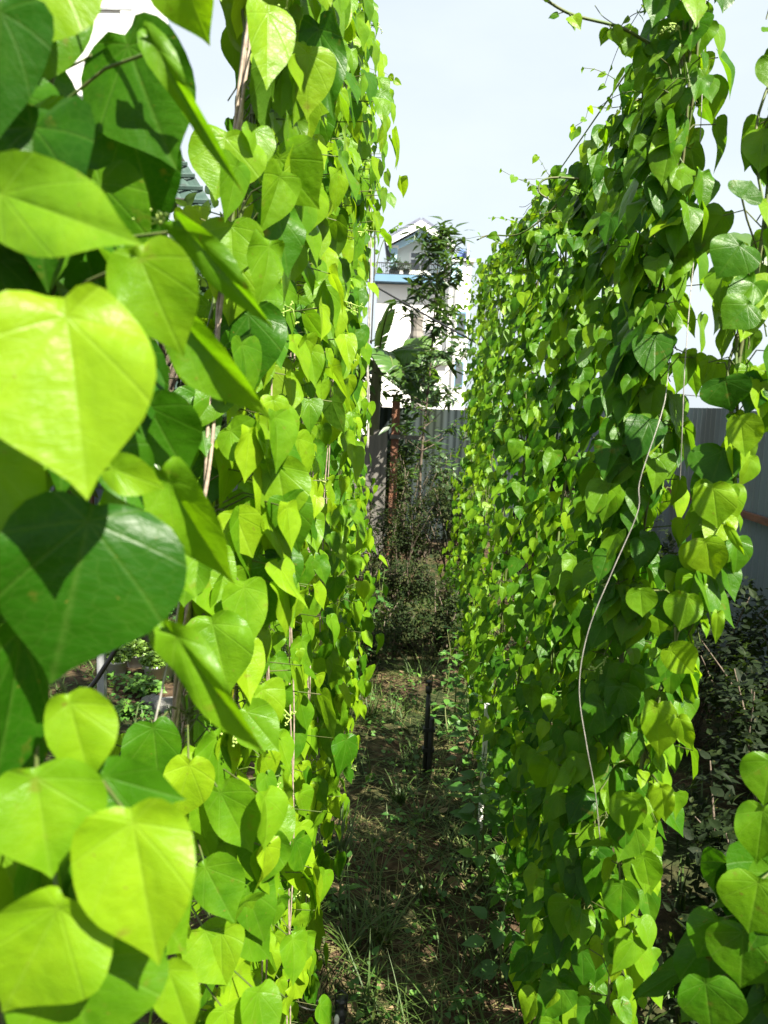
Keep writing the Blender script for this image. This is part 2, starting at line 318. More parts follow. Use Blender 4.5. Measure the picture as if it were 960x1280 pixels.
HOLES = [((148, 838), (44, 52)), ((190, 905), (18, 22)), ((205, 60), (50, 75)), ((243, 112), (14, 22)), ((226, 214), (24, 26))]   # gaps one looks through between the two nearest vines
def vine(label, group, path, face, n, size, rad, lod, tint=(.45, .25), zr=(0.0, 1.0), dens=None, face_mix=.75, seed=0, holes=False, flowers=0, hand=None, shoots=0, tlen=(.03, .075), sunny=.45, sdirs=None, fsize=1.0, foot=0.0, jit=.23, lift=0.0):
    g = np.random.RandomState(seed + 100)
    root = thing('climbing_vine', tuple(path[0]), label, 'vine', group)
    path = curve3(path, 60); tt = np.linspace(0, 1, 60)
    st = MB()
    for k in range(3):
        ph = g.uniform(0, 6.28); a = .006 + .006 * k
        q = path + np.c_[a * np.sin(tt * (19 + 5 * k) + ph), a * np.cos(tt * (19 + 5 * k) + ph), np.zeros(60)]
        st.tube(q, 0.0035 if k == 0 else 0.0022, 5)
    face = np.array(face, float)
    L = Leaves()
    if n:
        t = g.uniform(zr[0], zr[1], n)
        if dens is not None:
            keep = g.uniform(0, 1, n) < np.interp(t, dens[0], dens[1]); t = t[keep]
        n = len(t); c = np.c_[[np.interp(t, tt, path[:, k]) for k in range(3)]].T
        ph = g.uniform(0, 2 * math.pi, n); out = np.c_[np.cos(ph), np.sin(ph), np.zeros(n)]
        w = g.uniform(0, 1, n) < face_mix
        fy = unit(face[None] + g.normal(size=(n, 3)) * .55 * [1, 1, .0])
        out[w] = fy[w]
        rr = rad * np.sqrt(g.uniform(.02, 1, n)); bump = 1 + .35 * np.sin(t * 17 + seed) * np.sin(t * 7.3 + 2 * seed) + foot * np.clip(1 - t / .45, 0, 1)
        node = c + np.c_[g.normal(size=(n, 2)) * .012, np.zeros(n)]
        base = c + out * (rr * bump)[:, None] + np.c_[g.normal(size=n) * rad * .35, g.normal(size=n) * rad * .45, g.uniform(.0, .03, n)]
        nrm = unit(out + np.array([[0, 0, lift]]) + SUN[None] * sunny * g.uniform(.3, 1.4, (n, 1)) + g.normal(size=(n, 3)) * jit)
        tip = np.array([0, 0, -1.0])[None] + out * (g.uniform(.0, .5, (n, 1)) + lift) + g.normal(size=(n, 3)) * jit * .9
        tip = unit(tip - nrm * np.sum(tip * nrm, 1, keepdims=True))
        ln = size * np.clip(g.normal(1, .2, n), .45, 1.4)
        yg = g.uniform(0, 1, n) < .13; ln = np.where(yg, ln * g.uniform(.4, .65, n), ln)
        ti = np.clip(tint[0] + g.normal(size=n) * tint[1] - .2 * (ln / size - 1), 0, 1)
        ti = np.where(g.uniform(0, 1, n) < .001, 1.35, ti)
        if holes:
            cc = base + tip * ln[:, None] * .42; px, py, d = proj(cc); ok = d > .2
            for (hx, hy), (rx, ry) in HOLES:
                m = F * ln / np.maximum(d, .2) * .5
                ok &= ((px - hx) / (rx + m)) ** 2 + ((py - hy) / (ry + m)) ** 2 > 1
            base, nrm, tip, ln, ti, node = base[ok], nrm[ok], tip[ok], ln[ok], ti[ok], node[ok]; n = len(base)
        L.put(base, tip, nrm, ln, tint=ti, width=g.uniform(.76, 1.04, n))
        for i in range(n):
            a, b = node[i] - [0, 0, .02], base[i]; mid = (a + b) / 2 + [0, 0, .018]
            if lod == 'near' or i % 3 == 0: st.tube([a, mid, b - nrm[i] * .001], 0.0011 if lod == 'near' else .0013, 3, cap=False)
    if hand:
        for h in hand:
            (bx, by), (tx, ty), wpx, d, dt, roll, ti = h[:7]; fo = h[7] if len(h) > 7 else .12; cu = h[8] if len(h) > 8 else .12
            a, b = np.array(P(bx, by, d)), np.array(P(tx, ty, d + dt)); ax = b - a; ln = np.linalg.norm(ax)
            base = a + ax * .165
            nrm = np.array(CAM) - (a + b) / 2; nrm -= ax * (nrm @ ax) / ln ** 2; nrm /= np.linalg.norm(nrm)
            rot = Matrix.Rotation(R(roll), 3, Vector(ax / ln)); nrm = np.array(rot @ Vector(nrm))
            wd = (wpx * d / F) / (.95 / 1.2 * ln)
            L.put(base, ax, nrm, ln, width=wd, tint=ti, fold=fo, curl=cu, wave=.055, rnd=h[9] if len(h) > 9 else g.uniform(.5, .95))
            k = np.argmin(np.abs(path[:, 2] - base[2] + .03)); a0 = path[k]; mid = (a0 + base) / 2 + [0, 0, .012] - nrm * .012
            st.tube([a0, mid, base - nrm * .0008], .0013, 4, cap=False)
    for k in range(shoots):                                          # thin searching tips
        t = g.uniform(.86, 1.0); a = path[int(t * 59)]; d = np.array(sdirs if sdirs is not None else (face[0], 0, .6)) + g.normal(size=3) * .4
        q = [a]; ln = g.uniform(.10, .28)
        for i in range(7): d = d + g.normal(size=3) * .25 - [0, 0, .10]; q.append(q[-1] + d / np.linalg.norm(d) * ln / 7)
        st.tube(curve3(q, 20), .0013, 3, r2=.0006)
        qq = curve3(q, 8)[2:]; L.put(qq, rand_dirs(len(qq), g) * [1, 1, .4] - [0, 0, .6], unit(np.array([0, -1, .7]) + g.normal(size=(len(qq), 3)) * .5), g.uniform(.012, .035, len(qq)) , tint=g.uniform(.6, 1, len(qq)))
    L.build('foliage', lod, M_leaf, root)
    st.build('stem', M_stem, root, True)
    for k in range(flowers):
        t = g.uniform(.06, .95); a = np.array([np.interp(t, tt, path[:, i]) for i in range(3)])
        o = unit((face + g.normal(size=3) * [.5, .5, .1])[None])[0]; e = a + o * (rad * 1.15 + .015) + [0, 0, g.uniform(-.02, .03)]
        hx_, hy_, _d = proj(np.array([e]))
        if any(((hx_[0] - c_[0]) / (r_[0] + 25)) ** 2 + ((hy_[0] - c_[1]) / (r_[1] + 25)) ** 2 < 1 for c_, r_ in HOLES): continue
        fl = MB(); fl.tube(curve3([a, (a + e) / 2 + [0, 0, .02], e], 6), .0011, 3)
        for j in range(g.randint(3, 7)):
            q = e + g.normal(size=3) * .007 * fsize - o * .006 * j
            fl.tube([e - o * .006 * j, q], .0008, 3)
            for z in range(4):
                w = q + g.normal(size=3) * .0022 * fsize; fl.lathe(w, [(.0002, -.0015), (.0014, -.0006), (.0015, .0006), (.0003, .0014)], 5)
        fl.build('flower_cluster', M_flower, root, True)
    return root

LG = 'vines hanging in the sunlit row'; RG = 'vines hanging in the shaded row'
# --- nearest vine: large leaves right in front of the camera.  (top, tip, width px, depth, tip depth offset, roll, tint, fold, curl); some low tints put shade into the leaf colour
near_hand = [
    ((70, -75), (20, 62), 170, .44, -.01, 8, .85), ((150, 28), (212, 205), 150, .56, .0, 20, .25, .1, .2), ((176, 22), (300, 245), 34, .50, .04, 20, .55, .25, .1),
    ((215, -75), (256, 56), 95, .50, .02, 25, .7), ((150, 118), (200, 300), 120, .58, .02, 15, .1), ((-30, 232), (172, 300), 118, .40, -.02, -12, .72, .18, .2),
    ((165, 298), (226, 446), 112, .45, .01, 6, .75, .12, .15), ((212, 262), (345, 415), 48, .50, .03, 25, .55, .3, .1), ((196, 362), (338, 534), 66, .50, .04, 22, .6, .3, .12),
    ((78, 352), (112, 624), 215, .38, -.01, 4, .97, .16, .06), ((-20, 545), (8, 724), 150, .41, .0, -6, .7), ((118, 612), (66, 862), 226, .43, -.02, -8, .0, .10, .28, .75),
    ((128, 580), (205, 612), 52, .46, .0, 10, .8), ((196, 570), (286, 745), 84, .50, .03, 24, .66, .3, .2), ((178, 490), (232, 600), 90, .56, .02, 16, .25),
    ((30, 745), (2, 1015), 140, .44, .0, -50, .0, .15, .2), ((82, 858), (112, 984), 84, .44, .0, 6, .8, .2, .25), ((42, 948), (62, 1104), 140, .42, -.01, 4, .72, .2, .3),
    ((112, 965), (232, 1000), 70, .46, .0, 15, .35), ((198, 762), (333, 955), 56, .49, .03, 26, .62, .3, .1), ((160, 992), (198, 1218), 150, .41, -.01, 10, .92, .14, .18),
    ((88, 1105), (-6, 1282), 150, .41, -.01, -6, .82, .24, .22), ((90, 1170), (110, 1330), 190, .43, .0, 5, .5, .2, .2), ((118, 1010), (105, 1100), 80, .46, .0, 5, .8),
    ((40, 60), (10, 210), 120, .60, .0, 0, .2), ((100, 205), (150, 330), 110, .62, .0, 10, .15), ((60, 330), (90, 480), 130, .6, .0, 10, .1), ((150, 420), (190, 540), 110, .62, 0, 12, .12),
    ((20, 1030), (40, 1160), 120, .56, .0, 0, .3), ((30, 640), (40, 800), 150, .58, .0, 0, .1), ((-20, 860), (30, 1010), 150, .5, .0, 0, .1),
    ((205, 1195), (240, 1300), 60, .5, .0, 10, .8), ((10, 100), (70, 200), 90, .5, .0, 0, .3), ((175, 300), (215, 330), 50, .6, 0, 0, .2)]
vine('vine with the largest soft-focus leaves, closest to the camera at the far left', LG,
     [P(30, 1500, .6), P(45, 900, .58), P(40, 350, .56), P(75, -150, .55)], (.75, -.65, 0), 80, .085, .07, 'near', (.35, .22), seed=1, holes=True, flowers=9, hand=near_hand, sunny=.5)
# --- the vine on the pale twine
h2 = [((285, 158), (268, 248), 94, .86, -.01, 4, .75, .18, .1), ((352, 78), (352, 146), 70, .92, 0, 0, .7, .15, .1), ((340, 186), (396, 262), 84, .92, 0, 8, .72), ((288, 270), (292, 350), 84, .86, 0, 0, .7, .2, .1),
      ((395, 15), (418, 150), 62, .95, 0, 14, .2), ((345, 568), (360, 660), 70, .92, 0, 4, .78, .12, .15), ((290, 632), (316, 698), 64, .9, 0, 6, .95), ((262, 762), (286, 872), 88, .85, -.01, 6, .6, .22, .1),
      ((335, 690), (312, 795), 78, .93, 0, 5, .45, .15, .2), ((268, 975), (314, 1072), 66, .86, 0, 14, .6), ((250, 1070), (292, 1156), 68, .84, 0, 10, .5), ((332, 1030), (322, 1110), 68, .92, 0, 4, .5),
      ((265, 560), (255, 640), 70, .95, 0, 0, .15), ((280, 530), (330, 580), 60, .9, 0, 8, .65), ((190, 895), (200, 985), 72, .82, .01, 0, .3, .1, .1), ((238, 690), (230, 760), 60, .8, 0, 0, .5),
      ((250, 1150), (290, 1235), 70, .86, 0, 0, .75), ((300, 880), (350, 940), 60, .9, 0, 0, .6), ((240, 940), (215, 1040), 66, .8, 0, -10, .95)]
vine('bright vine climbing the pale brown twine, second from the camera in the sunlit row', LG,
     [P(215, 1420, .98), P(235, 900, .97), P(265, 500, .97), P(322, -40, .95), P(335, -160, .95)], (.85, -.55, 0), 330, .078, .085, 'near', (.66, .22), seed=2, holes=True, flowers=9, hand=h2, dens=([0, 1], [1, .8]))
left = [(1.22, -.255, 330, .075, .10), (1.5, -.25, 340, .073, .095), (1.82, -.245, 330, .071, .10), (2.15, -.245, 330, .069, .10), (2.55, -.26, 320, .068, .10), (2.95, -.28, 300, .066, .10), (3.4, -.30, 300, .064, .095), (3.9, -.325, 280, .062, .09), (4.4, -.355, 240, .062, .09)]
words = ['third', 'fourth', 'fifth', 'sixth', 'seventh', 'eighth', 'ninth', 'tenth']
for i, (y, x, n, s, r) in enumerate(left):
    dy = .05 * math.sin(i * 2.1)
    lab = 'yellow-green vine, %s from the camera in the sunlit row' % words[i] if i < 8 else 'last thinning vine at the far end of the sunlit row'
    vine(lab, LG, [(x - (.025 if y < 2.5 else .0), y, 0), (x + (-.01 if y < 2.4 else .045), y + dy, .75), (x, y - dy, 1.6), (x + .02, y, 2.2), (x + .01, y + .02, 2.72)], (.8, -.6, 0), int(n * 1.55), s, r,
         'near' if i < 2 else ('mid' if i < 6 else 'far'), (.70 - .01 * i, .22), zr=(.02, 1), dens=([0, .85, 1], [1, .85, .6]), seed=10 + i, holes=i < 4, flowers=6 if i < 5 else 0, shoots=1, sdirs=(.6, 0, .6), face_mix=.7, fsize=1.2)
# --- shaded row
right = [(1.22, .375, 430, .066, .042), (1.44, .435, 400, .065, .05), (1.72, .455, 400, .063, .052), (2.06, .45, 400, .063, .054), (2.48, .46, 380, .062, .054), (2.92, .45, 380, .062, .056), (3.42, .47, 360, .061, .06), (3.95, .46, 340, .060, .062), (4.5, .49, 320, .060, .065), (5.05, .49, 300, .060, .068), (5.7, .53, 300, .062, .085)]
wr = ['third', 'fourth', 'fifth', 'sixth', 'seventh', 'eighth', 'ninth', 'tenth', 'eleventh']
for i, (y, x, n, s, r) in enumerate(right):
    lab = ('dark green vine of shingled leaves behind the slack white string' if i == 0 else 'last light green vine at the far end of the shaded row' if i == 10 else 'green vine, %s from the camera in the shaded row' % wr[i - 1])
    top = 2.62 if i == 0 else (2.3, 2.2, 2.16, 2.2, 2.22, 2.28, 2.3, 2.36, 2.4, 2.45)[i - 1]
    dy = .06 * math.sin(i * 1.7)
    vine(lab, RG, [(x - .02, y + .05, .0), (x - .035, y + dy, .6), (x + .0, y - dy, 1.3), (x + .01, y, 1.8), (x + .02, y, top)], (-.72, -.7, 0), int(n * (1.3 if i else 1.4)), s * .95, r,
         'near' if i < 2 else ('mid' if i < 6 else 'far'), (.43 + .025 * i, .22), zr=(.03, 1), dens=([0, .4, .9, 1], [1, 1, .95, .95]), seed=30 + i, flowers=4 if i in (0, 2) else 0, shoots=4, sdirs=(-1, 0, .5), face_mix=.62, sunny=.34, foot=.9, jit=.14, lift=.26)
hB = [((925, 515), (930, 572), 44, 1.05, 0, 4, .85, .1, .1), ((905, 468), (915, 515), 62, 1.06, 0, 4, .15), ((890, 600), (898, 662), 52, 1.06, 0, -4, .8, .14, .1), ((905, 555), (888, 612), 62, 1.1, 0, 0, .25),
      ((880, 668), (895, 725), 52, 1.06, 0, 6, .92, .2, .1), ((905, 650), (932, 696), 12, 1.04, .02, 0, .8), ((898, 760), (894, 806), 16, 1.05, 0, 0, .85), ((800, 732), (803, 772), 38, 1.06, 0, 0, .65, .15, .1),
      ((862, 738), (850, 790), 46, 1.06, 0, 0, .7), ((822, 872), (822, 950), 46, 1.05, 0, 4, .85, .15, .1), ((846, 890), (866, 940), 26, 1.03, 0, 10, .85), ((790, 986), (788, 1046), 46, 1.08, 0, 0, .7, .15, .1),
      ((826, 976), (832, 1030), 32, 1.04, 0, 8, .85, .15, .1), ((802, 1060), (815, 1122), 48, 1.1, 0, 4, .6), ((778, 1096), (776, 1152), 44, 1.1, 0, 0, .4), ((832, 806), (868, 846), 44, 1.04, 0, 8, .9),
      ((845, 690), (850, 745), 56, 1.12, 0, 0, .2), ((835, 735), (838, 785), 52, 1.12, 0, 0, .15), ((930, 300), (898, 345), 66, .95, 0, 0, .35, .1, .2), ((925, 250), (940, 225), 50, .95, 0, 10, .3), ((940, 375), (905, 410), 52, 1., 0, 0, .45)]
vine('bright vine hanging clear of the row in front of the grey metal fence', RG,
     [P(735, 1420, 1.15), P(775, 1180, 1.14), P(805, 960, 1.12), P(850, 800, 1.12), P(893, 640, 1.12), P(926, 470, 1.1), P(944, 330, 1.08), P(968, 120, 1.08), P(1000, -60, 1.08)], (.1, -1, .1), 240, .060, .030, 'near', (.62, .25), seed=50, flowers=1, hand=hB,
     dens=([0, .3, .5, .66, .7, 1], [1, 1, .9, .7, .6, .6]), face_mix=.5, sunny=.6)
hC = [((930, 1150), (925, 1240), 100, .80, 0, 0, .45), ((900, 1140), (870, 1200), 60, .82, 0, 0, .4), ((950, 1090), (935, 1170), 90, .78, 0, 0, .6), ((955, 1000), (945, 1085), 60, .8, 0, 0, .55), ((965, 940), (955, 1010), 60, .8, 0, 0, .5), ((880, 1215), (890, 1300), 80, .8, 0, 0, .4)]
vine('vine with big leaves filling the lower right corner of the photo', RG,
     [P(970, 1500, .85), P(980, 1200, .85), P(1030, 950, .86), P(1050, 700, .87), P(1150, 300, .88)], (-.5, -.85, 0), 110, .078, .06, 'near', (.3, .2), zr=(.05, .36), seed=51, hand=hC, sunny=.5)

for y, x, lab in ((1.48, .46, 'short added vine blocking sun behind the first columns of the shaded row'), (1.78, .51, 'short added vine blocking sun behind the third column of the shaded row'), (2.15, .52, 'short added vine blocking sun behind the middle columns of the shaded row'), (2.58, .52, 'short added vine blocking sun behind the far columns of the shaded row')):  # hidden columns added to keep sun dapples off the path
    vine(lab, RG, [(x, y, 0), (x, y + .02, .7), (x + .01, y, .95), (x + .01, y, 1.2)], (-.3, -.9, 0), 330, .065, .09, 'mid', (.42, .2), zr=(.02, 1), seed=int(y * 100), face_mix=.4, foot=.5)

# --- searching runner with small leaves against the sky
def runner(label, pts, leafs, seed):
    g = np.random.RandomState(seed); q = curve3([P(*p) for p in pts], 50)
    o = thing('vine_runner', tuple(q[-1]), label, 'vine shoot', 'searching runners')
    b = MB().tube(q, .0022, 5, r2=.003); L = Leaves()
    for i in range(leafs):
        k = g.randint(2, 49); s = .022 + .028 * k / 50; d = unit(g.normal(size=(1, 3)) * [1, .4, .6] + [[0, 0, -.5]])
        L.put(q[k] + d[0] * .012, d, [[g.normal() * .4, -1, g.normal() * .4 + .3]], s * g.uniform(.6, 1.2), tint=g.uniform(.4, .9))
        b.tube([q[k], q[k] + d[0] * .012], .0009, 3)
    for i in range(3):
        k = g.randint(3, 40); c = [q[k]]; d = g.normal(size=3) * [1, .2, 1]
        for z in range(6): d = d + g.normal(size=3) * .5; c.append(c[-1] + d / np.linalg.norm(d) * .012)
        b.tube(curve3(c, 14), .0007, 3)
    b.build('stem', M_stem, o, True); L.build('foliage', 'mid', M_leaf, o)
runner('thin leafy runner reaching out into the sky from the top of the shaded row', [(676, -4, 1.15), (715, 18, 1.15), (775, 34, 1.16), (815, 55, 1.17), (850, 62, 1.2), (880, 70, 1.24)], 26, 3)
runner('wiry bare tendril arching over the tops of the shaded row', [(596, 300, 2.4), (612, 294, 2.4), (650, 292, 2.35), (690, 262, 2.3), (712, 228, 2.25)], 7, 4)
runner('curled tendril looping left of the shaded row top', [(688, 250, 1.9), (674, 240, 1.9), (678, 226, 1.9), (700, 222, 1.9), (745, 226, 1.9)], 5, 6)
runner('wispy leafy runner leaving the end of the sunlit row beside the house', [(502, 279, 4.2), (486, 290, 4.2), (476, 310, 4.2), (468, 345, 4.2)], 10, 8)

# ------------------------------------------------------------------ strings, wires, posts
def twine(label, pts, r, mat, strands=1, seed=0, name='twine', cat='string', group='strings of the trellis'):
    q = curve3([P(*p) for p in pts], 70); g = np.random.RandomState(seed); b = MB(); s = np.linspace(0, 1, 70)
    for k in range(strands):
        a = r * 1.5 if strands > 1 else 0; ph = 6.28 * k / strands; fr = 16 + 2 * k
        b.tube(q + np.c_[a * np.sin(s * fr + ph), a * np.cos(s * fr + ph), 0 * s], r, 6)
    tag(b.build(name, mat, None, True), label, cat, group)
twine('bundle of pale brown twine the second sunlit vine climbs', [(322, -60, .90), (300, 130, .90), (285, 260, .90), (268, 470, .90), (256, 620, .90), (238, 740, .90), (222, 860, .92), (210, 1000, .95)], .0022, M_twine, 3, 1)
twine('single white string slanting past the gap above the white pots', [(232, 700, .88), (218, 790, .88), (203, 860, .88), (184, 950, .88), (170, 1050, .9)], .0014, M_wtwine, 1, 2)
twine('dull string hanging just beside the slanting white one', [(236, 800, .98), (228, 900, .98), (222, 1010, 1.0)], .0018, M_twine, 2, 3)
twine('slack white string hanging in a loose curve over the shaded vine', [(862, -80, 1.3), (852, 150, 1.3), (842, 380, 1.28), (834, 478, 1.1), (826, 520, 1.01), (800, 600, 1.0), (797, 640, 1.0), (765, 715, 1.0), (735, 790, 1.0), (724, 860, 1.0), (733, 930, 1.0), (744, 990, 1.02), (750, 1050, 1.05)], .0006, M_wtwine, 1, 4)
twine('short white string beside the dark shingled vine', [(885, -80, 1.24), (872, 250, 1.2), (862, 380, 1.08), (856, 460, 1.05), (853, 530, 1.05), (850, 600, 1.08)], .0007, M_wtwine, 1, 5)
twine('bare white string at the far end of the sunlit row', [(462, 150, 3.6), (463, 260, 3.6), (461, 420, 3.6), (459, 560, 3.6)], .0035, M_wtwine, 2, 6)
twine('bare dark string hanging outermost at the far end of the sunlit row', [(464, 190, 3.4), (468, 260, 3.4), (468, 330, 3.4), (464, 430, 3.4)], .003, M_cable, 1, 7)
def hang(label, x, y, h, r, mat, strands, seed):
    g = np.random.RandomState(seed); z = np.linspace(0, h, 60); b = MB()
    for k in range(strands):
        b.tube(np.c_[x + .004 * np.sin(z * 9 + 2.1 * k) + .012 * np.sin(z * 2 + seed), y + .004 * np.cos(z * 8 + 2.1 * k), z], r, 6)
    tag(b.build('twine', mat, None, True), label, 'string', 'strings of the trellis')
for i in range(4): hang('pale brown twine inside the %s vine of the sunlit row' % words[i], left[i][1] + .05, left[i][0] - .05, 2.72, .0016, M_twine, 2, i)
def wire(label, a, b, r, sag, mat, name='wire', group='wires of the trellis', cat='wire'):
    a, b = np.array(a), np.array(b); s = np.linspace(0, 1, 24); q = a + (b - a) * s[:, None]; q[:, 2] -= sag * 4 * s * (1 - s)
    tag(MB().tube(q, r, 6).build(name, mat, None, True), label, cat, group)
wire('steel wire carrying the tops of the sunlit vines', (-.23, -.6, 2.74), (-.29, 4.9, 2.74), .002, .02, M_grey)
wire('steel wire carrying the tops of the shaded vines', (.435, 1.15, 2.2), (.5, 6.0, 2.42), .002, .03, M_grey)
wire('black cable sloping down across the gap in front of the pale house', P(430, 335, 6.3), P(990, 628, 4.2), .007, .04, M_cable, 'cable', None, 'cable')
wire('thin upper wire stretched above the grey metal fence', P(840, 470, 6.0), P(1000, 484, 4.2), .004, .01, M_grey, 'fence_wire', 'wires above the fence')
wire('thin lower wire stretched just above the grey metal fence top', P(840, 492, 6.0), P(1000, 499, 4.2), .004, .01, M_grey, 'fence_wire', 'wires above the fence')

def post(label, x, y, h, w, mat, group='posts of the trellis', foot=True):
    o = thing('trellis_post', (x, y, 0), label, 'post', group)
    MB().box((x, y, h / 2), (w, w, h)).build('shaft', mat, o)
    MB().box((x, y, h + .004), (w * 1.25, w * 1.25, .012)).build('cap', mat, o)
    MB().tube([(x, y, h - .06), (x + w * .5, y, h - .075), (x + w * .9, y - .02, h - .05)], .003, 5).build('wire_tie', M_grey, o)
post('short pale stake low among the leaves of the shaded row', .335, 2.6, .46, .016, M_pot)
post('pale square post at the far end of the sunlit row', -.33, 4.85, 2.8, .025, M_grey)
pg = PG(128, 905)
post('grey steel post standing in the yard beside the white pots', pg.x, pg.y, .55, .032, M_grey, None)
tag(MB().tube(curve3([P(60, 880, 1.9), P(105, 866, 1.9), P(132, 832, 1.9), P(152, 795, 1.9), P(165, 740, 1.9)], 24), .006, 8).build('hose', M_black, None, True), 'black irrigation hose curving up past the grey steel post', 'hose')

# ------------------------------------------------------------------ irrigation on the path
def sprinkler(label, g, h, head):
    o = thing('sprinkler_riser', tuple(g), label, 'sprinkler', 'irrigation risers'); x, y, z = g
    MB().lathe(g, [(.0105, -.05), (.0105, h * .93), (.008, h * .94), (.008, h)], 12).build('pipe', M_black, o, True)
    MB().lathe((x + .017, y - .004, z), [(.003, -.06), (.011, .0), (.0125, h * .2), (.0125, h * .68), (.009, h * .7)], 10).build('stake', M_black, o, True)
    for k in (.3, .55): MB().box((x + .009, y - .002, z + h * k), (.05, .03, .014)).build('clip', M_black, o)
    MB().lathe((x, y, z + h), [(.013, 0), (.014, .02), (.009, .026), (.006, .04), (.012, .043), (.012, .05)], 12).build('nozzle', head, o, True)
    b = MB(); b.tube([(x - .011, y, z + h + .02), (x - .014, y, z + h + .06), (x, y, z + h + .072), (x + .014, y, z + h + .06), (x + .011, y, z + h + .02)], .002, 5); b.build('bridge', M_black, o, True)
g1 = PG(531, 966); sprinkler('tall black sprinkler riser standing in the middle of the path', g1, .345, M_black)
g2 = PG(424, 1330); sprinkler('short black sprinkler with a tiny pale highlight piece at the near end of the path', g2, .115, M_black)
o2 = bpy.data.objects['sprinkler_riser.001']; MB().lathe(Vector(g2) + Vector((-.008, -.014, .11)), [(.005, 0), (.006, .018), (.003, .026)], 10).build('cap', M_pot, o2, True)  # added pale piece stands in for the white highlight on the nozzle
for k, (a, lab) in enumerate(((1243, 'upper white wire hoop by the dry straw tuft'), (1254, 'lower white wire hoop by the dry straw tuft'))):
    d = 1.82; q = curve3([P(355, a - 8, d), P(372, a + 2, d - .02), P(388, a + 8, d - .02), P(406, a + 7, d)], 20)
    tag(MB().tube(q, .0017, 6).build('wire_hoop', M_wtwine, None, True), lab, 'wire hoop', 'white wire hoops')

# ------------------------------------------------------------------ ground cover (nobody could count it)
def blades(name, n, area, ln, wd, mat, lay, tint, seed, clump=0, kind='stuff', parent=None):
    g = np.random.RandomState(seed); x0, x1, y0, y1 = area
    if clump:
        cx = g.uniform(x0, x1, clump); cy = y0 + (y1 - y0) * g.uniform(0, 1, clump) ** 1.5; k = g.randint(0, clump, n); sp = g.uniform(.02, .09, clump)[k]
        x = cx[k] + g.normal(size=n) * sp; y = cy[k] + g.normal(size=n) * sp
    else: x = g.uniform(x0, x1, n); y = y0 + (y1 - y0) * g.uniform(0, 1, n) ** 1.4
    z = np.array([gz(a, b) for a, b in zip(x, y)])
    az = g.uniform(0, 6.28, n); L = g.uniform(ln[0], ln[1], n); el = g.uniform(lay[0], lay[1], n); W = g.uniform(wd[0], wd[1], n)
    d = np.c_[np.cos(az) * np.cos(el), np.sin(az) * np.cos(el), np.sin(el)]; s = np.c_[-np.sin(az), np.cos(az), np.zeros(n)]
    b = np.c_[x, y, z]; V = []; bnd = g.uniform(.1, .75, n)
    for t, w in ((0, 1), (.4, .9), (.75, .55), (1, .06)):
        c = b + d * (L * t)[:, None]; bd = (L * t * t * bnd) if lay[0] > .3 else L * .03 * t; c += np.c_[np.cos(az) * bd, np.sin(az) * bd, -bd * .8]; c[:, 2] = np.maximum(c[:, 2], z + .003)
        V += [c - s * (W * w / 2)[:, None], c + s * (W * w / 2)[:, None]]
    V = np.stack(V, 1).reshape(-1, 3); q = np.array([(0, 1, 3, 2), (2, 3, 5, 4), (4, 5, 7, 6)])
    loops = (q.ravel()[None] + (np.arange(n) * 8)[:, None]).ravel(); tot = np.full(n * 3, 4); st = np.arange(n * 3) * 4
    ti = np.repeat(np.clip(g.normal(tint[0], tint[1], n), 0, 1), 8); uv = np.zeros((n * 8, 2))
    o = np_mesh(name, V, loops, st, tot, mat, parent, uv, ti)
    if kind: tag(o, kind=kind)
    return o
tag(blades('grass', 4600, (-.38, .5, 1.2, 6.5), (.05, .24), (.002, .006), M_grass, (.5, 1.45), (.42, .25), 1, clump=150), 'grass tufts growing along the shaded path', 'grass')
tag(blades('dry_straw', 3600, (-.4, .45, 1.2, 6.0), (.05, .22), (.0015, .004), M_straw, (-.02, .22), (.4, .3), 2, clump=150), 'dry straw lying on the path soil', 'straw')
tag(blades('yard_grass', 5200, (-4.2, -.4, 1.4, 8), (.03, .13), (.004, .010), M_grass, (.4, 1.4), (.5, .25), 3, clump=260), 'low grass in the yard behind the sunlit row', 'grass')
tag(blades('fence_grass', 2600, (.55, 1.9, 1.1, 7), (.06, .22), (.003, .008), M_grass, (.5, 1.4), (.25, .2), 4, clump=130), 'rank grass between the shaded row and the metal fence', 'grass')
def cover(name, n, area, seed, label, s=(.015, .035)):
    g = np.random.RandomState(seed); cx = g.uniform(area[0], area[1], n // 24); cy = g.uniform(area[2], area[3], n // 24); k = g.randint(0, len(cx), n)
    x = cx[k] + g.normal(size=n) * .06; y = cy[k] + g.normal(size=n) * .06; z = g.uniform(.01, .07, n) + np.array([gz(a, b) for a, b in zip(x, y)])
    L = Leaves(); d = g.normal(size=(n, 3)) * [1, 1, .3]; L.put(np.c_[x, y, z], d, np.c_[g.normal(size=(n, 2)) * .4, np.ones(n)], g.uniform(s[0], s[1], n), width=1.3, tint=g.uniform(.1, 1, n))
    tag(L.build(name, 'tiny', M_weed, None), label, 'ground cover', None, 'stuff')
cover('ground_cover', 1900, (-.4, .45, 1.2, 6), 5, 'small leafy ground cover on the path')
cover('yard_cover', 3600, (-2.6, -.5, 2, 7), 6, 'low creeping weeds in the yard behind the sunlit row', (.02, .045))
def litter(n, seed):
    g = np.random.RandomState(seed); x = g.uniform(-.4, .5, n); y = 1.2 + 4.8 * g.uniform(0, 1, n) ** 1.3; z = np.array([gz(a, b) for a, b in zip(x, y)]) + g.uniform(.004, .02, n)
    L = Leaves(); L.put(np.c_[x, y, z], g.normal(size=(n, 3)) * [1, 1, .15], np.c_[g.normal(size=(n, 2)) * .35, np.ones(n)], g.uniform(.02, .06, n), curl=g.uniform(-.6, .8, n), fold=g.uniform(0, .6, n), tint=g.uniform(0, .7, n))
    tag(L.build('leaf_litter', 'far', M_straw, None), 'dead brown leaves lying on the path soil', 'leaf litter', None, 'stuff')
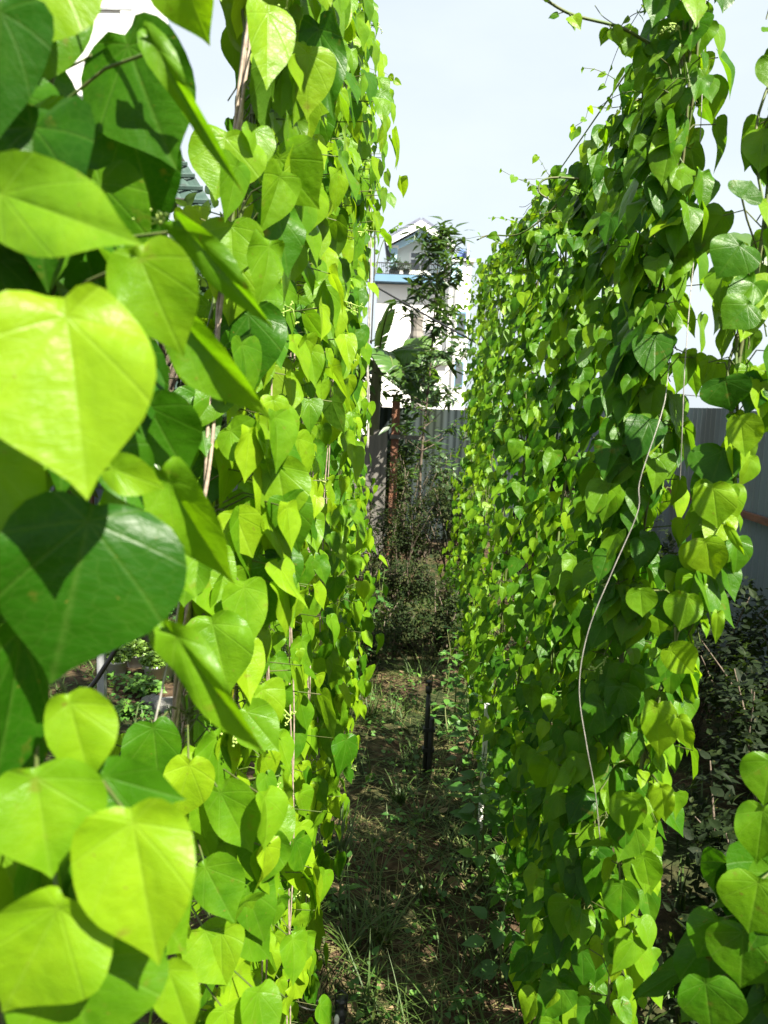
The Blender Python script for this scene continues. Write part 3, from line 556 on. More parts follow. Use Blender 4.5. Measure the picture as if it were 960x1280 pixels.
litter(170, 9)
# a dry straw tuft where the near sunlit vine meets the ground
tp = PG(390, 1290)
def tuft(label, p, n, h, mat, seed, name, cat, tint, lean=.35, w=.004):
    g = np.random.RandomState(seed); b = MB(); L = []; V = []; loops = []; ti = []
    for i in range(n):
        az = g.uniform(0, 6.28); l = h * g.uniform(.5, 1.1); a = np.array(p) + np.r_[g.normal(size=2) * .012, -.01]; d = np.array([math.cos(az) * lean * g.uniform(.2, 1.3), math.sin(az) * lean * g.uniform(.2, 1.3), 1.0]); bend = g.uniform(.1, .9)
        s = np.array([-math.sin(az), math.cos(az), 0]); k0 = len(V)
        for t in (0, .25, .5, .75, 1):
            c = a + d * l * t + np.array([math.cos(az), math.sin(az), -.9]) * l * bend * t ** 2 * .55
            wd = w * (1 - .85 * t); V += [c - s * wd, c + s * wd]
        loops += [k0 + j for q in range(4) for j in (2 * q, 2 * q + 1, 2 * q + 3, 2 * q + 2)]; ti += [np.clip(g.normal(tint, .2), 0, 1)] * 10
    V = np.array(V); nf = len(loops) // 4
    o = np_mesh(name, V, np.array(loops), np.arange(nf) * 4, np.full(nf, 4), mat, None, np.zeros((len(V), 2)), np.array(ti))
    return tag(o, label, cat)
tuft('bundle of dry straw stalks at the foot of the near sunlit vines', tp, 70, .15, M_straw, 3, 'straw_tuft', 'straw', .5, .25, .0035)
for k, (px, py, h, lab) in enumerate(((478, 1175, .20, 'arching green grass tuft nearest the camera on the path'), (425, 1075, .22, 'broad bladed grass tuft against the sunlit row'), (463, 900, .18, 'bright grass tuft beside the tall sprinkler'),
                                     (540, 1120, .16, 'thin grass tuft in the middle of the shaded path'), (440, 1190, .2, 'dark grass tuft at the near left edge of the path'), (500, 1000, .14, 'small grass tuft in front of the straw patch'))):
    tuft(lab, PG(px, py), 26 if k != 3 else 18, h, M_grass, 20 + k, 'grass_tuft', 'grass tuft', .6 if k in (0, 2) else .35, .5, .0045)

# ------------------------------------------------------------------ weeds and shrubs
def weed(label, p, h, n, s, seed, mat=None, name='weed_plant', cat='weed', group='weeds along the path', lod='ovate', stems=1, spread=.12, tint=.5):
    g = np.random.RandomState(seed); o = thing(name, tuple(p), label, cat, group); b = MB(); L = Leaves()
    for k in range(stems):
        az = g.uniform(0, 6.28); e = np.array(p) + [math.cos(az) * spread * (k > 0 or stems == 1), math.sin(az) * spread * (k > 0 or stems == 1), h * g.uniform(.7, 1.05)]
        q = curve3([np.array(p), np.array(p) * .5 + e * .5 + [g.normal() * .02, g.normal() * .02, .02], e], 20); b.tube(q, .0035 + .004 * h, 5, r2=.0012)
        for i in range(n):
            t = g.uniform(.15, 1); c = q[int(t * 19)]; a2 = i * 1.571 + g.normal() * .3
            for sg in (0, math.pi):
                d = np.array([math.cos(a2 + sg), math.sin(a2 + sg), g.uniform(-.35, .5)]); l = s * g.uniform(.75, 1.3) * (1.15 - .5 * t)
                rch = s * .5 * g.uniform(.2, 1.6); bb = c + d / np.linalg.norm(d) * rch
                b.tube([c, bb], .0012, 3, cap=False); L.put(bb, d, [[g.normal() * .3, g.normal() * .3 - .2, 1]], l, tint=np.clip(tint + g.normal() * .25, 0, 1), width=g.uniform(1, 1.35), curl=g.uniform(.1, .5))
    b.build('stem', M_stem, o, True); L.build('foliage', lod, mat or M_weed, o)
    return o
wd = [(600, 1020, .36, 11, .065, 'weed with drooping leaves between the tall sprinkler and the shaded row'), (568, 905, .4, 10, .06, 'upright weed leaning out of the shaded row far down the path'), (480, 770, .3, 10, .05, 'dark weed at the far sunlit row foot'), (520, 775, .26, 9, .05, 'dark weed in the middle of the far path'), (600, 1110, .50, 12, .075, 'tall broad-leaved weed crowding the foot of the shaded row'), (628, 1230, .30, 9, .07, 'broad-leaved weed nearest the camera below the shaded row'), (578, 965, .42, 12, .07, 'leafy weed just behind the tall sprinkler'),
      (655, 1130, .42, 11, .07, 'weed standing under the near shaded vines'), (562, 930, .30, 9, .06, 'low weed at the back of the sunny path patch'), (555, 870, .36, 9, .055, 'slender weed at the narrow end of the path'),
      (470, 800, .45, 12, .055, 'pale leaved weed at the foot of the far sunlit vines'), (450, 850, .32, 9, .05, 'small weed pressing out from under the sunlit row'), (690, 1260, .22, 8, .06, 'short weed in the dark below the shaded row'),
      (575, 1265, .12, 6, .04, 'seedling weed on the bare path close to the camera'), (420, 1150, .14, 6, .045, 'small round-leaved weed beside the sunlit row'), (520, 1040, .10, 6, .045, 'low rosette weed on the brown soil patch')]
for i, (px, py, h, n, s, lab) in enumerate(wd): weed(lab, PG(px, py), h, n, s, 60 + i, stems=2 if h > .3 else 1)

def shrub(label, p, h, w, n, s, seed, group, mat=None, lod='ovate', name='shrub', tint=.45):
    g = np.random.RandomState(seed); p = np.array(p); o = thing(name, tuple(p), label, 'shrub', group); b = MB(); L = Leaves(); tips = []
    for k in range(16):
        az = g.uniform(0, 6.28); rr = w * math.sqrt(g.uniform(.05, 1)); e = p + [math.cos(az) * rr, math.sin(az) * rr, h * g.uniform(.55, 1.05) * (1 - .25 * rr / w)]
        m = p + (e - p) * .5 + [g.normal() * .05, g.normal() * .05, h * .08]; q = curve3([p + g.normal(size=3) * [.04, .04, 0], m, e], 12); b.tube(q, .008, 5, r2=.002); tips.append(q)
    for k in range(n // 6):                                          # leaves in whorls round the shoot tips
        q = tips[g.randint(16)]; t = g.uniform(.2, 1) ** .7; c = q[min(11, int(t * 12))] + g.normal(size=3) * w * .15
        c[2] = max(c[2], .02); ax = unit((c - p - [0, 0, h * .2])[None])[0] + [0, 0, .5] + g.normal(size=3) * .35; ax /= np.linalg.norm(ax)
        sx = np.cross(ax, [.3, .9, .1]); sx /= np.linalg.norm(sx); sy = np.cross(ax, sx); ti = tint + g.normal() * .22; sz = s * g.uniform(.55, 1.3)
        for j in range(6):
            an = j * 1.05 + g.normal() * .3; r = sx * math.cos(an) + sy * math.sin(an); d = r + ax * g.uniform(-.2, .8)
            L.put(c + ax * (.012 * j - .03) + r * .006, d, ax - r * .2, sz * g.uniform(.7, 1.2), tint=np.clip(ti + g.normal() * .1, 0, 1), width=1.0, curl=g.uniform(0, .5))
    b.build('branches', M_bark, o, True); L.build('foliage', lod, mat or M_shrub, o)
    return o
SG = 'shrubs along the metal fence'
for i, (x, y, h, w, n, lab) in enumerate(((.92, 1.55, .42, .26, 500, 'lowest dark shrub, in front of the other shrubs at the photo edge'), (1.02, 1.95, .62, .30, 620, 'low dark shrub nearest the camera below the metal fence'), (1.30, 2.35, .85, .36, 800, 'dark broad shrub in front of the near fence panel'),
                                          (1.55, 2.9, .95, .38, 800, 'dark shrub under the red fence rail'), (1.35, 3.4, .9, .4, 700, 'dark shrub half hidden behind the hanging bright vine'), (1.3, 4.3, 1.0, .45, 700, 'shrub deep behind the shaded row'), (1.45, 5.6, 1.1, .5, 600, 'shrub in the far fence corner'))):
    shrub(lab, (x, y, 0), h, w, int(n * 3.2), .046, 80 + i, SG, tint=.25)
BG = 'bushes closing the end of the path'
for i, (x, y, h, w, n, lab) in enumerate(((-.02, 5.9, 1.06, .30, 800, 'wiry brownish bush at the end of the path under the rusty post'), (.16, 6.3, 1.32, .34, 900, 'tallest tangled bush at the end of the path'), (.42, 5.9, 1.1, .34, 800, 'bush merging into the far shaded vines'), (.05, 5.2, .55, .26, 600, 'low dark bush in front of the taller path-end bushes'), (-.3, 5.6, .8, .3, 700, 'bush under the far sunlit vines'), (.02, 4.55, .34, .24, 420, 'knee-high dark bush filling the narrow end of the path'), (.30, 4.5, .5, .2, 420, 'dark bush pressed against the far shaded vines'), (-.16, 4.2, .34, .18, 360, 'dark bush at the foot of the far sunlit vines'))):
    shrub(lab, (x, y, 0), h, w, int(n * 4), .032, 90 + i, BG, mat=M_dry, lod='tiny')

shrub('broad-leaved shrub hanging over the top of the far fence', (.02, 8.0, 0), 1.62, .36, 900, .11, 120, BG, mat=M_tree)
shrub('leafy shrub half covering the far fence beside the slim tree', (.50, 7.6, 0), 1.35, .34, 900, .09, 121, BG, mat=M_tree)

# ------------------------------------------------------------------ yard seen through the gap
def pot(label, px, py, d, seed):
    p = PG(px, py); o = thing('plant_pot', tuple(p), label, 'plant pot', 'white pots of seedlings'); s = .062 * p.y / 4.2
    g = np.random.RandomState(seed)
    MB().lathe(p, [(s * .72, 0), (s * .95, s * 1.5), (s * 1.04, s * 1.5), (s * 1.06, s * 1.72), (s * .98, s * 1.72), (s * .95, s * 1.55)], 18).build('pot', M_pot, o, True)
    n = 420; a = g.uniform(0, 6.28, n); r = s * 1.15 * np.sqrt(g.uniform(0, 1, n)); L = Leaves()
    b = np.c_[p.x + np.cos(a) * r, p.y + np.sin(a) * r, p.z + s * 1.72 + s * g.uniform(0, 1.05, n) * (1.15 - r / s * .5)]
    L.put(b, np.c_[np.cos(a), np.sin(a), g.normal(size=n) * .4] + g.normal(size=(n, 3)) * .5, np.c_[g.normal(size=(n, 2)) * .5, np.ones(n)], s * g.uniform(.28, .52, n), width=1.6, tint=g.uniform(0, 1, n))
    MB().lathe(p + Vector((0, 0, s * 1.6)), [(s * .97, 0), (s * .9, .004)], 18).build('soil', M_stone, o, True); L.build('seedlings', 'tiny', M_herb, o)
for i, (px, py, lab) in enumerate(((146, 846, 'white pot of seedlings nearest the grey steel post'), (171, 838, 'white pot of seedlings in the shade of its neighbours'), (193, 852, 'white pot of seedlings with a ribbed rim, closest of all the pots'),
                                   (188, 806, 'white pot of seedlings in the back of the group'), (208, 846, 'white pot at the outer end of the front pots'), (160, 812, 'white pot hidden behind the front seedlings'), (203, 812, 'grey looking pot at the back corner of the group'))):
    pot(lab, px, py, 4, 40 + i)
def rock(label, p, s, seed, mat):
    g = np.random.RandomState(seed); vs = []; fs = []; nu, nv = 10, 6
    for j in range(nv + 1):
        for i in range(nu):
            t = math.pi * j / nv; a = 2 * math.pi * i / nu; q = Vector((math.sin(t) * math.cos(a), math.sin(t) * math.sin(a), math.cos(t)))
            k = 1 + .22 * math.sin(3 * q.x + seed) * math.cos(4 * q.y + 2 * seed) + .12 * g.normal() * (0 < j < nv)
            vs.append((p[0] + q.x * s[0] * k, p[1] + q.y * s[1] * k, p[2] + s[2] * .5 + q.z * s[2] * k))
    for j in range(nv):
        for i in range(nu): fs.append((j * nu + i, j * nu + (i + 1) % nu, (j + 1) * nu + (i + 1) % nu, (j + 1) * nu + i))
    tag(MB().add(vs, fs).build('rock', mat, None, False), label, 'stone', 'stones in the yard')
rock('dark grey stone lying below the white pots', PG(205, 890), (.075, .06, .05), 1, M_stone)
rock('pale brick fragment beside the dark stone', PG(206, 901), (.035, .03, .02), 2, M_brick)
rock('reddish brick fragment at the edge of the gap', PG(216, 906), (.03, .03, .02), 3, M_brick)
rock('brown stone behind the dark grey one', PG(189, 878), (.04, .03, .025), 4, M_stone)
for i, (px, py, lab) in enumerate(((170, 865, 'feathery bright weed in front of the white pots'), (155, 900, 'round-leaved weed growing below the grey steel post'), (185, 872, 'low bright weed between pots and stones'))):
    weed(lab, PG(px, py), .10, 12, .05, 130 + i, group='weeds in the yard', stems=3, spread=.06, tint=.9)

# ------------------------------------------------------------------ metal fences
def corr_fence(label, a, b, h, panel=.85, rail_mat=None, group='metal sheet fences', rail_z=(.62,), side=1, z0=0.03, mat=None):
    a, b = Vector(a), Vector(b); d = b - a; ln = d.length; d.normalize(); nv = Vector((-d.y, d.x, 0)) * side; rz = math.atan2(d.y, d.x)
    o = thing('sheet_fence', tuple(a), label, 'fence', group); g = np.random.RandomState(int(ln * 100)); k = 0; s = 0
    while s < ln - .05:
        e = min(s + panel + .04, ln); n = int((e - s) / .0127) + 1; off = g.uniform(-.004, .004) + .004 * (k % 2); hh = h + g.uniform(-.025, .02); lean = g.uniform(-.008, .008)
        vs = []; 
        for i in range(n + 1):
            t = s + (e - s) * i / n; w = .010 * math.sin(2 * math.pi * (t) / .076)
            for z in (z0, hh * .5, hh): vs.append(a + d * t + nv * (w + off + lean * z) + Vector((0, 0, z)))
        fs = [(3 * i + j, 3 * i + 3 + j, 3 * i + 4 + j, 3 * i + 1 + j) for i in range(n) for j in (0, 1)]
        MB().add(vs, fs).build('sheet', mat or M_corr, o, True); s += panel; k += 1
    for z in rail_z:
        c = (a + b) / 2 + nv * .045; MB().box((c.x, c.y, h * z), (ln, .03, .035), rz).build('rail', rail_mat or M_rust, o)
    for i in range(int(ln / 2.4) + 1):
        c = a + d * min(i * 2.4 + .05, ln - .05) + nv * .085; MB().box((c.x, c.y, h * .5), (.045, .045, h * 1.03), rz).build('post', M_rust, o)
corr_fence('long grey corrugated fence with a red-brown rail beyond the shaded row', (1.95, 1.2, 0), (1.95, 8.8, 0), 1.56, side=1)
corr_fence('grey corrugated fence closing the far end of the path', (-.30, 8.4, 0), (1.93, 8.7, 0), 1.46, side=1, rail_z=(.55,), mat=M_moss_shade)
corr_fence('grey corrugated fence behind the yard of pots', (-6.0, 9.3, 0), (-.62, 8.5, 0), 1.3, side=-1)
bp = PY(490, 640, 7.6)
o = thing('gate_post', (bp.x, 7.6, 0), 'rusty red-brown steel post at the end of the path', 'post'); MB().box((bp.x, 7.6, .78), (.075, .06, 1.56)).build('shaft', M_rust, o); MB().box((bp.x, 7.6, 1.575), (.10, .085, .03)).build('cap', M_rust, o)
MB().box((bp.x + .12, 7.56, 1.18), (.34, .03, .04)).build('arm', M_wood, o)
o = thing('board_panel', (bp.x - .28, 7.55, 0), 'weathered grey board panel leaning by the rusty post', 'board panel')
for k in range(3): MB().box((bp.x - .14 - .145 * k, 7.52 + .004 * k, .62 - .03 * k), (.135, .022, 1.25 - .06 * k), ry=.03 * k).build('board', M_wood, o)
MB().box((bp.x - .28, 7.545, .85), (.46, .02, .06)).build('batten', M_wood, o)

# ------------------------------------------------------------------ slim tree, banana plants, background trees
def slim_tree(label, p, h, seed):
    g = np.random.RandomState(seed); p = np.array(p); o = thing('slim_tree', tuple(p), label, 'tree'); b = MB(); L = Leaves()
    top = p + [.06, 0, h]; q = curve3([p, p + [-.02, 0, h * .3], p + [.03, .0, h * .62], top], 40); b.tube(q, .017, 7, r2=.005)
    fans = [q[-1]]
    for k in range(60):
        t = 1 - .62 * g.uniform(0, 1) ** 1.15; a = q[int(t * 39)]; az = g.uniform(0, 6.28); ln = .50 * (1.15 - t) ** .5 * g.uniform(.5, 1.1)
        e = a + [math.cos(az) * ln, math.sin(az) * ln, ln * g.uniform(.2, .9)]; m = (a + e) / 2 + [0, 0, -.02]
        r = curve3([a, m, e], 10); b.tube(r, .005, 4, r2=.002); fans += [e] + ([r[6]] if g.uniform() < (.9 if t > .55 else .3) else [])
    fans += [q[int(i)] for i in g.uniform(24, 39, 10)]
    for c in fans:
        for i in range(g.randint(8, 13)):
            az = g.uniform(0, 6.28); d = np.array([math.cos(az), math.sin(az), g.uniform(-.5, .8)])
            L.put(c + g.normal(size=3) * .025, d, [[g.normal() * .3, g.normal() * .3, 1]], .155 * g.uniform(.7, 1.2), width=g.uniform(.8, 1.1), tint=np.clip(g.normal(.4, .25), 0, 1), curl=g.uniform(.2, .7))
    b.build('trunk', M_bark, o, True); L.build('crown', 'lance', M_tree, o)
tb = PY(526, 640, 7.3); slim_tree('slim young tree with drooping dark leaves in front of the pale house', (tb.x, 7.3, 0), 3.08, 5)

def banana_leaf(parent, a, d, L, W, droop, seed, roll=0.0, name='leaf'):
    g = np.random.RandomState(seed); a = np.array(a, float); d = unit(np.array([d], float))[0]; n = 46
    pts = [a]; v = d.copy()
    for i in range(n): v = unit((v + np.array([0, 0, -droop / n]))[None])[0]; pts.append(pts[-1] + v * L / n)
    pts = np.array(pts); V = []; F_ = []; ti = []
    tan = unit(np.gradient(pts, axis=0)); side = unit(np.cross(tan, [0, 0, 1.0]) + 1e-6)
    side = np.array([np.array(Matrix.Rotation(roll, 3, Vector(t)) @ Vector(s)) for t, s in zip(tan, side)]); up = np.cross(side, tan)
    for sg in (-1, 1):
        hang = g.uniform(.1, .6); prev = None
        def row(x, hang):
            t = (x - 5) / (n - 5); w = W * (math.sin(math.pi * min(max(t, 0) * .93 + .06, 1)) ** .6); i0 = min(int(x), n - 1); fr = x - i0; r = []
            c0 = pts[i0] * (1 - fr) + pts[i0 + 1] * fr; sd, u_, tn = side[i0], up[i0], tan[i0]
            for k in range(5):
                s = k / 4; c = c0 + sd * sg * w * s * (1 - .25 * hang * s) + u_ * w * (.25 * s - .3 * s * s) + np.array([0, 0, -1]) * w * hang * s * s * .7 + tn * w * .15 * s
                r.append(len(V)); V.append(c + u_ * (.006 * (int(x) % 2)) * (k > 0)); ti.append(.2 + .6 * (int(x) % 2) * .4 + .3 * g.uniform())
            return r
        for i in range(5, n + 1):
            r = row(i, hang)
            if prev: F_ += [(prev[k], prev[k + 1], r[k + 1], r[k]) for k in range(4)]
            prev = r
            if g.uniform() < .22: hang = float(np.clip(hang + g.normal() * .4, 0, 1.3)); prev = row(i + .02, hang) if i < n else None
    V = np.array(V); lp = np.array(F_).ravel(); nf = len(F_)
    lf = np_mesh(name, V, lp, np.arange(nf) * 4, np.full(nf, 4), M_banana, parent, np.zeros((len(V), 2)), np.array(ti))
    mr = MB().tube(pts, .022 * W / .3, 6, r2=.004).build('midrib', M_stem, lf, True)
def banana(label, p, h, leaves, seed):
    o = thing('banana_plant', tuple(p), label, 'banana plant', 'banana plants'); p = np.array(p)
    MB().tube([p, p + [0, 0, h * .5], p + [.03, 0, h]], .085, 12, r2=.05).build('pseudostem', M_pbark, o, True)
    for i, (d, L, W, dr, rl) in enumerate(leaves): banana_leaf(o, p + [.03, 0, h - .05], d, L, W, dr, seed + i, rl)
b1 = PY(462, 640, 8.0)
banana('banana plant with torn leaves beside the slim tree', (b1.x, 7.95, 0), 1.95, [((.10, -.35, 1), .75, .19, 1.3, .9), ((.55, -.65, .55), .72, .17, .9, .5), ((.75, -.6, .2), .62, .16, 1.0, .6), ((.95, -.25, .75), .80, .20, 1.3, .9), ((.9, -.55, .15), .85, .2, 1.5, .5), ((.7, -.5, .3), .9, .22, 1.8, .2), ((-.8, -.2, .9), 1.0, .22, 1.4, .2), ((.2, -.8, .6), .95, .22, 1.9, -.3), ((.6, .5, .5), .9, .22, 1.6, .1)], 3)
bq = P(1010, 700, 3.1)
banana('banana plant with a hanging torn leaf behind the bright hanging vine', (bq.x + .1, bq.y, 0), 2.05, [((-.75, -.1, .42), 1.0, .17, .8, -.2), ((.6, .1, .8), 1.0, .22, 1.2, 0), ((-.1, .8, .7), .9, .22, 1.4, 0)], 23)

def crown_tree(label, p, h, r, n, seed, s=.16):
    g = np.random.RandomState(seed); p = np.array(p, float); o = thing('broadleaf_tree', tuple(p), label, 'tree', 'trees beyond the yard'); b = MB(); L = Leaves()
    q = curve3([p, p + [g.normal() * .1, 0, h * .3], p + [g.normal() * .2, 0, h * .55]], 12); b.tube(q, .11, 8, r2=.06); cl = []
    for k in range(22):
        az = g.uniform(0, 6.28); rr = r * math.sqrt(g.uniform(.05, 1)); e = p + [math.cos(az) * rr, math.sin(az) * rr, h * (.95 - .5 * (rr / r) ** 2 * g.uniform(.3, 1)) * g.uniform(.75, 1.02)]
        a = q[g.randint(5, 12)]; b.tube(curve3([a, (a + e) / 2 + [0, 0, .15], e], 8), .035, 5, r2=.008); cl.append(e)
    c = np.array(cl)[g.randint(0, len(cl), n)]; off = g.normal(size=(n, 3)) * r * .22; pos = c + off
    L.put(pos, unit(off + g.normal(size=(n, 3)) * .3 + [0, 0, -.2]), unit(off * .5 + [0, 0, .25] + g.normal(size=(n, 3)) * .15), s * g.uniform(.6, 1.3, n), width=1.1, tint=g.uniform(0, 1, n))
    b.build('trunk', M_bark, o, True); L.build('crown', 'ovate', M_tree, o)
for i, (x, y, h, r, lab) in enumerate(((-2.3, 7.2, 3.3, 1.0, 'dark broadleaf tree glimpsed behind the middle of the sunlit row'), (-4.2, 8.0, 3.9, 1.3, 'dark broadleaf tree beside the green shed roof'), (-1.1, 8.2, 2.4, .7, 'small dark tree behind the far sunlit vines'), (-2.6, 6.0, 2.0, .6, 'low bushy tree just behind the sunlit row'))):
    crown_tree(lab, (x, y, 0), h, r, 2400, 140 + i)

# ------------------------------------------------------------------ buildings
def house():
    Y = 50.0; c = PY(523, 350, Y); k = Y / F * 1.012
    X = lambda px, py=0: c.x + (px - 523) * k
    Z = lambda py: c.z + (350 - py) * k
    o = thing('gabled_house', (c.x, Y, 0), 'pale blue and white house with a slate gable and a railed top balcony', 'house')
    # body under the balcony and the set-back top room
    MB().box((X(523), Y + 4, Z(356) / 2), (X(572) - X(474), 8, Z(356))).build('wall', M_bwhite, o)
    MB().box((X(523), Y - .05, Z(351)), (X(575) - X(471), .9 + 7, .42)).build('slab_edge', M_pblue, o).location = (0, 3.2, 0)
    w = MB().prism([(X(489), Y + 1.4, Z(349)), (X(562), Y + 1.4, Z(349)), (X(562), Y + 1.4, Z(309)), (X(523), Y + 1.4, Z(288)), (X(489), Y + 1.4, Z(309))], (0, 5, 0)); w.build('top_room', M_gwall, o)
    for sg, ex in ((-1, 481.5), (1, 565.5)):                         # the two roof slopes, each with its white barge board
        a, e = Vector((X(523.3), 0, Z(282.5))), Vector((X(ex), 0, Z(307))); t = .16
        d = (e - a).normalized(); nn = Vector((-d.z, 0, d.x)); nn = nn if nn.z > 0 else -nn
        q = [a, e, e + nn * t, a + nn * t * 1.1]
        rf = MB().prism([(p.x, Y - .35 + .004 * sg, p.z) for p in q], (0, 7.4, 0)).build('roof', M_roofd, o)
        q = [a - nn * .02, e - nn * .02, e - nn * .34, a - nn * .40]; MB().prism([(p.x, Y - .375 + .004 * sg, p.z) for p in q], (0, .14, 0)).build('barge_board', M_white, rf)
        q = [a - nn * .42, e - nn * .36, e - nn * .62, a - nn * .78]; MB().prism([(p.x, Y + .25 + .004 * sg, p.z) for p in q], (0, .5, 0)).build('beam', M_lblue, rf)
    for px in (492.5, 556): 
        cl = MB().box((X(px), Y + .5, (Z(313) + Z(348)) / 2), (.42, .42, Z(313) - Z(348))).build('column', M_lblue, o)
        MB().box((X(px), Y + .5, Z(311.5)), (.56, .56, .15)).build('capital', M_white, cl)
    wf = MB()
    x0, x1, z0, z1 = X(512), X(537), Z(336), Z(313); yw = Y + 1.36
    for (cx, cz, sx, sz) in (((x0 + x1) / 2, z1, x1 - x0 + .12, .12), ((x0 + x1) / 2, z0, x1 - x0 + .12, .12), (x0, (z0 + z1) / 2, .12, z1 - z0), (x1, (z0 + z1) / 2, .12, z1 - z0), ((x0 + x1) / 2, (z0 + z1) / 2, .12, z1 - z0), ((x0 + x1) / 2, z0 + .65 * (z1 - z0), x1 - x0, .12)):
        wf.box((cx, yw - .02 * (sx > sz), cz), (sx, .10, sz))
    wi = wf.build('window', M_white, o); MB().box(((x0 + x1) / 2, yw + .03, (z0 + z1) / 2), (x1 - x0, .03, z1 - z0)).build('pane', M_glass, wi)
    rl = MB(); yr = Y - .6
    for z in (Z(333.5), Z(346)): rl.box((X(518), yr, z), (X(566) - X(474), .05, .06))
    for i in range(40): rl.box((X(474) + (X(566) - X(474)) * i / 39, yr, (Z(333.5) + Z(346)) / 2), (.025, .025, Z(333.5) - Z(346)))
    rl.build('balcony_railing', M_cable, o)
    MB().box((X(520), Y + .9, Z(342)), (X(545) - X(497), .5, .55)).build('parapet', M_pot, o)
    an = MB(); ax, az = X(547), Z(292); an.tube([(ax, Y + 3, az - 1.5), (ax, Y + 3, Z(282))], .03, 5)
    an.tube([(X(538), Y + 3, Z(285)), (X(563), Y + 3, Z(282.5))], .02, 4)
    for i in range(8): x = X(541 + 2.6 * i); an.tube([(x, Y + 3, Z(281)), (x, Y + 3, Z(287))], .012, 4)
    an.build('antenna', M_grey, o)
    g = np.random.RandomState(4)
    for i, (px, s, lab) in enumerate(((490.5, .55, 'round dark potted shrub on the house balcony at its corner'), (497, .28, 'small potted plant on the house balcony next to the round shrub'), (508, .26, 'small potted plant in the middle of the house balcony'))):
        base = (X(px), Y - .15, Z(347)); q = thing('balcony_plant', base, lab, 'potted plant', 'potted plants on the balcony')
        MB().lathe(base, [(.14, 0), (.19, .3), (.21, .32)], 10).build('pot', M_stone, q, True)
        L = Leaves(); m = 150; d = rand_dirs(m, g); r = np.cbrt(g.uniform(.1, 1, m)); L.put(np.array(base) + [0, 0, .42 + s * .6] + d * (r * s)[:, None], d, d + [0, 0, .4], .22, width=1.2, tint=g.uniform(0, .6, m)); L.build('foliage', 'tiny', M_tree, q)
house()
def plain_building(label, name, x0, x1, y0, dy, h, mat, band=None, cat='building'):
    o = thing(name, ((x0 + x1) / 2, y0, 0), label, cat); MB().box(((x0 + x1) / 2, y0 + dy / 2, h / 2), (x1 - x0, dy, h)).build('wall', mat, o)
    MB().box(((x0 + x1) / 2, y0 + dy / 2, h + .06), (x1 - x0 + .3, dy + .3, .12)).build('coping', band or M_white, o)
    return o
# tall white and pale blue building with a blue tiled roof edge
def tiled():
    Y = 42.0; a, b = PY(563, 330, Y), PY(586, 330, Y); k = Y / F; zt = PY(575, 327, Y).z
    o = plain_building('white building with a steep blue tiled roof beyond the slim tree', 'tiled_building', a.x, b.x + .15, Y, 6, zt, M_bwhite, M_white)
    x0, x1, z0, z1 = PY(570, 325, Y).x, PY(584, 325, Y).x, PY(575, 325, Y).z, PY(578, 306, Y).z
    r = MB()
    for j in range(7):
        zz = z0 + (z1 - z0) * j / 7; yy = Y + .2 + 1.2 * j / 7; xo = .30 * j / 7
        for i in range(6): r.box((x0 + xo + (x1 - x0 - .3) * (i + .5) / 6, yy, zz + .07), ((x1 - x0 - .3) / 6 - .015, .24, .05), rx=.55)
    r.prism([(x0, Y + .25, z0 - .05), (x1 - .02, Y + .25, z0 - .05), (x1 - .02, Y + 1.5, z1), (x0 + .3, Y + 1.5, z1)], (0, .12, -.12))
    r.build('tiled_roof', M_roofb, o); MB().box((x1 + .03, Y + .7, (z0 + z1) / 2 - .1), (.06, 1.5, z1 - z0 + .3)).build('verge', M_white, o)
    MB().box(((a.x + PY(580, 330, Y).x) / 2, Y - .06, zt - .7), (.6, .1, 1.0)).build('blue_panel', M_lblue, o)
    for j in range(4):
        wz = zt - 3.2 - 2.6 * j; w = MB().box((PY(577, 400, Y).x, Y - .03, wz), (.5, .08, 1.3)).build('window', M_pblue, o); MB().box((PY(577, 400, Y).x, Y - .075, wz), (.36, .02, 1.1)).build('pane', M_glass, w)
    MB().tube([(PY(573, 400, Y).x - .15, Y - .15, 0), (PY(573, 400, Y).x - .15, Y - .15, zt - .3)], .06, 8).build('downpipe', M_white, o)
tiled()
a, b = PY(440, 400, 24.0), PY(560, 400, 24.0)
o = plain_building('low white wall building behind the banana plant', 'white_building', a.x - 1.5, b.x, 24.0, 5, PY(500, 452, 24.0).z, M_bwhite)
a, b = PY(40, 40, 26), PY(150, 40, 26)
o = plain_building('tall white building behind the nearest leaves', 'white_tower', a.x - 2, b.x, 26.0, 5, 19.0, M_bwhite)
for j in range(6): MB().box(((a.x + b.x) / 2 - .8, 25.97, 3 + 2.6 * j), (b.x - a.x + 2.4, .05, .06)).build('ledge', M_grey, o)
# shed with a mossy green sheet roof
def shed():
    Y = 11.0; p = PY(220, 186, Y + 2); q = PY(268, 262, Y); o = thing('shed', (p.x - 1, Y, 0), 'shed with a striped mossy green sheet roof seen between the near vines', 'shed')
    x0, x1 = p.x - 2.2, q.x; zt, ze = p.z, q.z; r = MB(); n = 44; v = []
    for i in range(n + 1):
        for j in range(2):
            t = i / n; z = (zt if j else ze); v.append(((x0 if j else x0) + (q.x - x0) * t if not j else x0 + (p.x - x0) * t, Y + 2.0 * j, z + .03 * math.sin(t * 90)))
    fs = [(2 * i, 2 * i + 2, 2 * i + 3, 2 * i + 1) for i in range(n)]; r.add(v, fs)
    for j in range(5):
        t = (j + .3) / 5; a = Vector((x0, Y + 2 * t - .03, ze + (zt - ze) * t + .04)); b = Vector((q.x + (p.x - q.x) * t, Y + 2 * t - .03, ze + (zt - ze) * t + .04)); r.tube([a, b], .035, 5)
    r.build('roof', M_shed, o)
    MB().box(((x0 + q.x) / 2 - .2, Y + 1.1, ze / 2 - .1), (q.x - x0 - .5, 1.6, ze - .2)).build('wall', M_shed, o)
shed()
